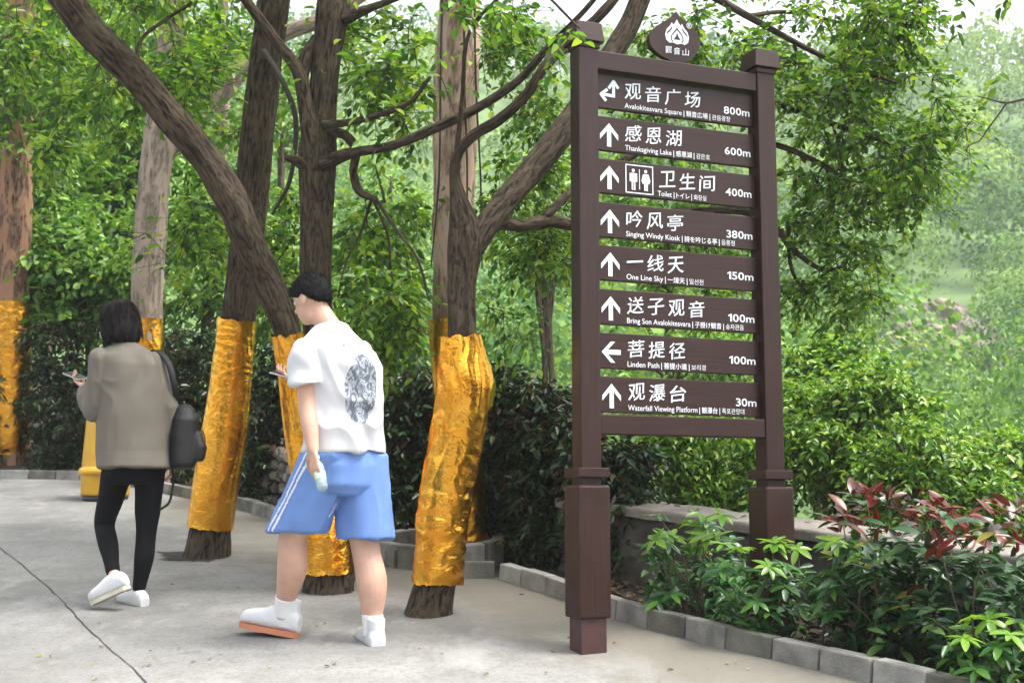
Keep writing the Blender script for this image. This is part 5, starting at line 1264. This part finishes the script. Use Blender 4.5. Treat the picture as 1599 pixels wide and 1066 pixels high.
def schefflera(label, px0, px1, ytop, ybase, t, n):
    g = P((px0 + px1) / 2, ybase, t); g[2] = gz(0, g[1]) - .03; T = thing('umbrella_plant', g, label, 'plant', 'umbrella plants in the bed')
    low_leaves(T, px0 - 10, px1 + 10, ytop + .35 * (ybase - ytop), ybase + 5, t, 260)
    for k in range(n):
        x = rng.uniform(px0, px1); y = ytop + (ybase - ytop) * rng.beta(1.3, 1.6); tt = t + rng.uniform(-.22, .28); e = P(x, y, tt); e[2] = max(e[2], gz(0, e[1]) + .08)
        if k % 2 == 0: stem_to(T, g + [rng.normal() * .08, rng.normal() * .06, 0], e)
        new = y < ytop + (ybase - ytop) * .35 and rng.random() < .75; m = int(rng.integers(6, 9)); a0 = rng.uniform(0, 6.3); tilt = nrm(np.array([rng.normal() * .3, -.35 + rng.normal() * .25, 1.]))
        bx = nrm(np.cross(tilt, [0, 1, .2])); by = np.cross(tilt, bx)
        for j in range(m):
            a = a0 + j * 2 * math.pi / m; d = bx * math.cos(a) + by * math.sin(a) + tilt * rng.uniform(-.25, .25)
            link('leaf', SCH[(2 if rng.random() < .5 else 0) + (1 if new else 0)], T, orient(e, d, tilt))
M_SCHEFIN = leafmat('low_umbrella_leaf', [(.02, .075, .02), (.03, .10, .025), (.05, .14, .03), (.07, .17, .03)], .2, .3)
def low_leaves(T, px0, px1, y0, y1, t, n):
    e = np.array([P(rng.uniform(px0, px1), rng.uniform(y0, y1), t + rng.uniform(-.15, .5)) for _ in range(n)]); e[:, 2] = np.maximum(e[:, 2], SLOPE * e[:, 1] + .03)
    d = rdir(n) * [1, 1, .4] - [0, .3, .25]; L = rng.uniform(.05, .095, n); V, f = leaf_arrays(e, d, np.array([0, -.3, 1.]) + rng.normal(size=(n, 3)) * .4, L, L * .38)
    part('low_foliage', V, f, M_SCHEFIN, T, smooth=False, kind='stuff')
schefflera('umbrella plant with fresh light green tips between the sign posts', 1020, 1150, 800, 960, 6.75, 42)
schefflera('umbrella plant with drooping bright leaves in front of the far sign post', 1120, 1250, 835, 985, 6.25, 40)
schefflera('low umbrella plant at the bottom right corner by the kerb', 1490, 1620, 960, 1075, 5.35, 26)
schefflera('small umbrella plant tucked under the red leaved shrub', 1280, 1370, 840, 960, 6.05, 14)
def red_shrub(label, px0, px1, ytop, ybase, t, n):
    g = P((px0 + px1) / 2, ybase, t); g[2] = gz(0, g[1]) - .03; T = thing('red_tip_shrub', g, label, 'shrub', 'red tipped shrubs in the bed')
    k = 0
    while k < n:
        x = rng.uniform(px0, px1); y = ytop + (ybase - ytop) * rng.beta(1.05, 1.4); e = P(x, y, t + rng.uniform(-.3, .3)); e[2] = max(e[2], gz(0, e[1]) + .05); fr = (y - ytop) / (ybase - ytop)
        if rng.random() < .2: stem_to(T, g + [rng.normal() * .1, rng.normal() * .08, 0], e, .005)
        if k == 0: filler(T, px0, px1, ytop + .28 * (ybase - ytop), ybase, t, 420)
        for j in range(7):
            a = rng.uniform(0, 6.3); d = np.array([math.cos(a), math.sin(a) - .25, rng.uniform(-.45, .45)]); red = rng.random() < (.62 if fr < .24 else .22 if fr < .36 else .04)
            if red: d[2] += .55; d = d * [.8, .8, 1]
            me_ = YL if (not red and rng.random() < .05) else PH[(2 if rng.random() < .6 else 0) + (1 if red else 0)]
            link('leaf', me_, T, orient(e + rng.normal(size=3) * .03, d, np.array([rng.normal() * .35, -.3 + rng.normal() * .3, 1.]))); k += 1
def filler(T, px0, px1, y0, y1, t, n):
    e = np.array([P(rng.uniform(px0, px1), rng.uniform(y0, y1), t + rng.uniform(-.1, .4)) for _ in range(n)]); e[:, 2] = np.maximum(e[:, 2], SLOPE * e[:, 1] + .03)
    d = rdir(n) * [1, 1, .5] - [0, .3, .2]; L = rng.uniform(.07, .12, n); V, f = leaf_arrays(e, d, np.array([0, -.3, 1.]) + rng.normal(size=(n, 3)) * .4, L, L * .4)
    part('inner_foliage', V, f, M_PHOTIN, T, smooth=False, kind='stuff')
    m = 24; h = (y1 - y0) / .72; e = np.array([P(rng.uniform(px0, px1), y0 - .28 * h + .27 * h * rng.beta(1.6, 1.2), t + rng.uniform(-.2, .35)) for _ in range(m)])
    d = rdir(m, .5); L = rng.uniform(.06, .10, m); V, f = leaf_arrays(e, d, np.array([0, -.5, .8]) + rng.normal(size=(m, 3)) * .5, L, L * .36)
    part('red_tips', V, f, M_REDIN, T, smooth=False, kind='stuff')
M_REDIN = leafmat('red_tip_leaf', [(.11, .018, .012), (.15, .028, .016), (.05, .025, .016), (.035, .06, .02)], .25, .25, tint=(1.4, .7, .5))
M_PHOTIN = leafmat('inner_shrub_leaf', [(.016, .05, .018), (.025, .075, .025), (.035, .095, .03), (.05, .11, .03)], .15, .28)
red_shrub('red tipped shrub with dark glossy leaves right of the far sign post', 1300, 1460, 780, 1010, 5.95, 290)
red_shrub('red tipped shrub running out of the picture at the right edge', 1450, 1640, 800, 1040, 5.65, 290)

# leaves and grit blown over the plaza
n = 80; pts = []
while len(pts) < n:
    q = G(rng.uniform(-50, 1300), rng.uniform(760, 1066))
    if q[1] < np.interp(q[0], front[:, 0], front[:, 1]) - .03: pts.append(q)
pts = np.array(pts); a = rng.uniform(0, 6.3, n); Ls = rng.uniform(.012, .035, n)
V, f = leaf_arrays(pts + [0, 0, .008], np.column_stack([np.cos(a), np.sin(a), np.sin(a) * SLOPE]), np.column_stack([rng.normal(size=n) * .15, rng.normal(size=n) * .15 - .12, np.ones(n)]), Ls, Ls * .45)
o = part('fallen_leaves', V, f, M_DRY, smooth=False); tag(o, 'small dry leaves scattered over the concrete plaza', 'leaves', kind='stuff')
n = 40; s_ = rng.uniform(.3, 3.0, n); d_ = rng.uniform(.02, .32, n); xy = WA + WD * s_[:, None] + WN * d_[:, None]; a = rng.uniform(0, 6.3, n)
V, f = leaf_arrays(np.column_stack([xy, SLOPE * xy[:, 1] + .447]), np.column_stack([np.cos(a), np.sin(a), np.sin(a) * SLOPE]), np.column_stack([rng.normal(size=n) * .2, rng.normal(size=n) * .2 - .12, np.ones(n)]), rng.uniform(.03, .06, n), .02)
o = part('fallen_leaves', V, f, M_DRY, smooth=False); tag(o, 'dead leaves lying on the coping of the parapet wall', 'leaves', kind='stuff')
n = 1400; s_ = rng.uniform(.0, 3.4, n); d_ = rng.uniform(-1.25, -.03, n); xy = WA + WD * s_[:, None] + WN * d_[:, None]; a = rng.uniform(0, 6.3, n)
ok = xy[:, 1] > np.interp(xy[:, 0], front[:, 0], front[:, 1]) + .12; xy, a = xy[ok], a[ok]; n = len(xy)
V, f = leaf_arrays(np.column_stack([xy, SLOPE * xy[:, 1] - .015 + rng.uniform(0, .02, n)]), np.column_stack([np.cos(a), np.sin(a), np.sin(a) * SLOPE]), np.column_stack([rng.normal(size=n) * .3, rng.normal(size=n) * .3 - .12, np.ones(n)]), rng.uniform(.04, .08, n), .028)
o = part('leaf_litter', V, f, leafmat('bed_litter_leaf', [(.06, .035, .02), (.09, .05, .028), (.04, .028, .018), (.12, .08, .035)], .05, .8), smooth=False); tag(o, 'brown leaf litter covering the soil of the planting bed', 'leaf litter', kind='stuff')
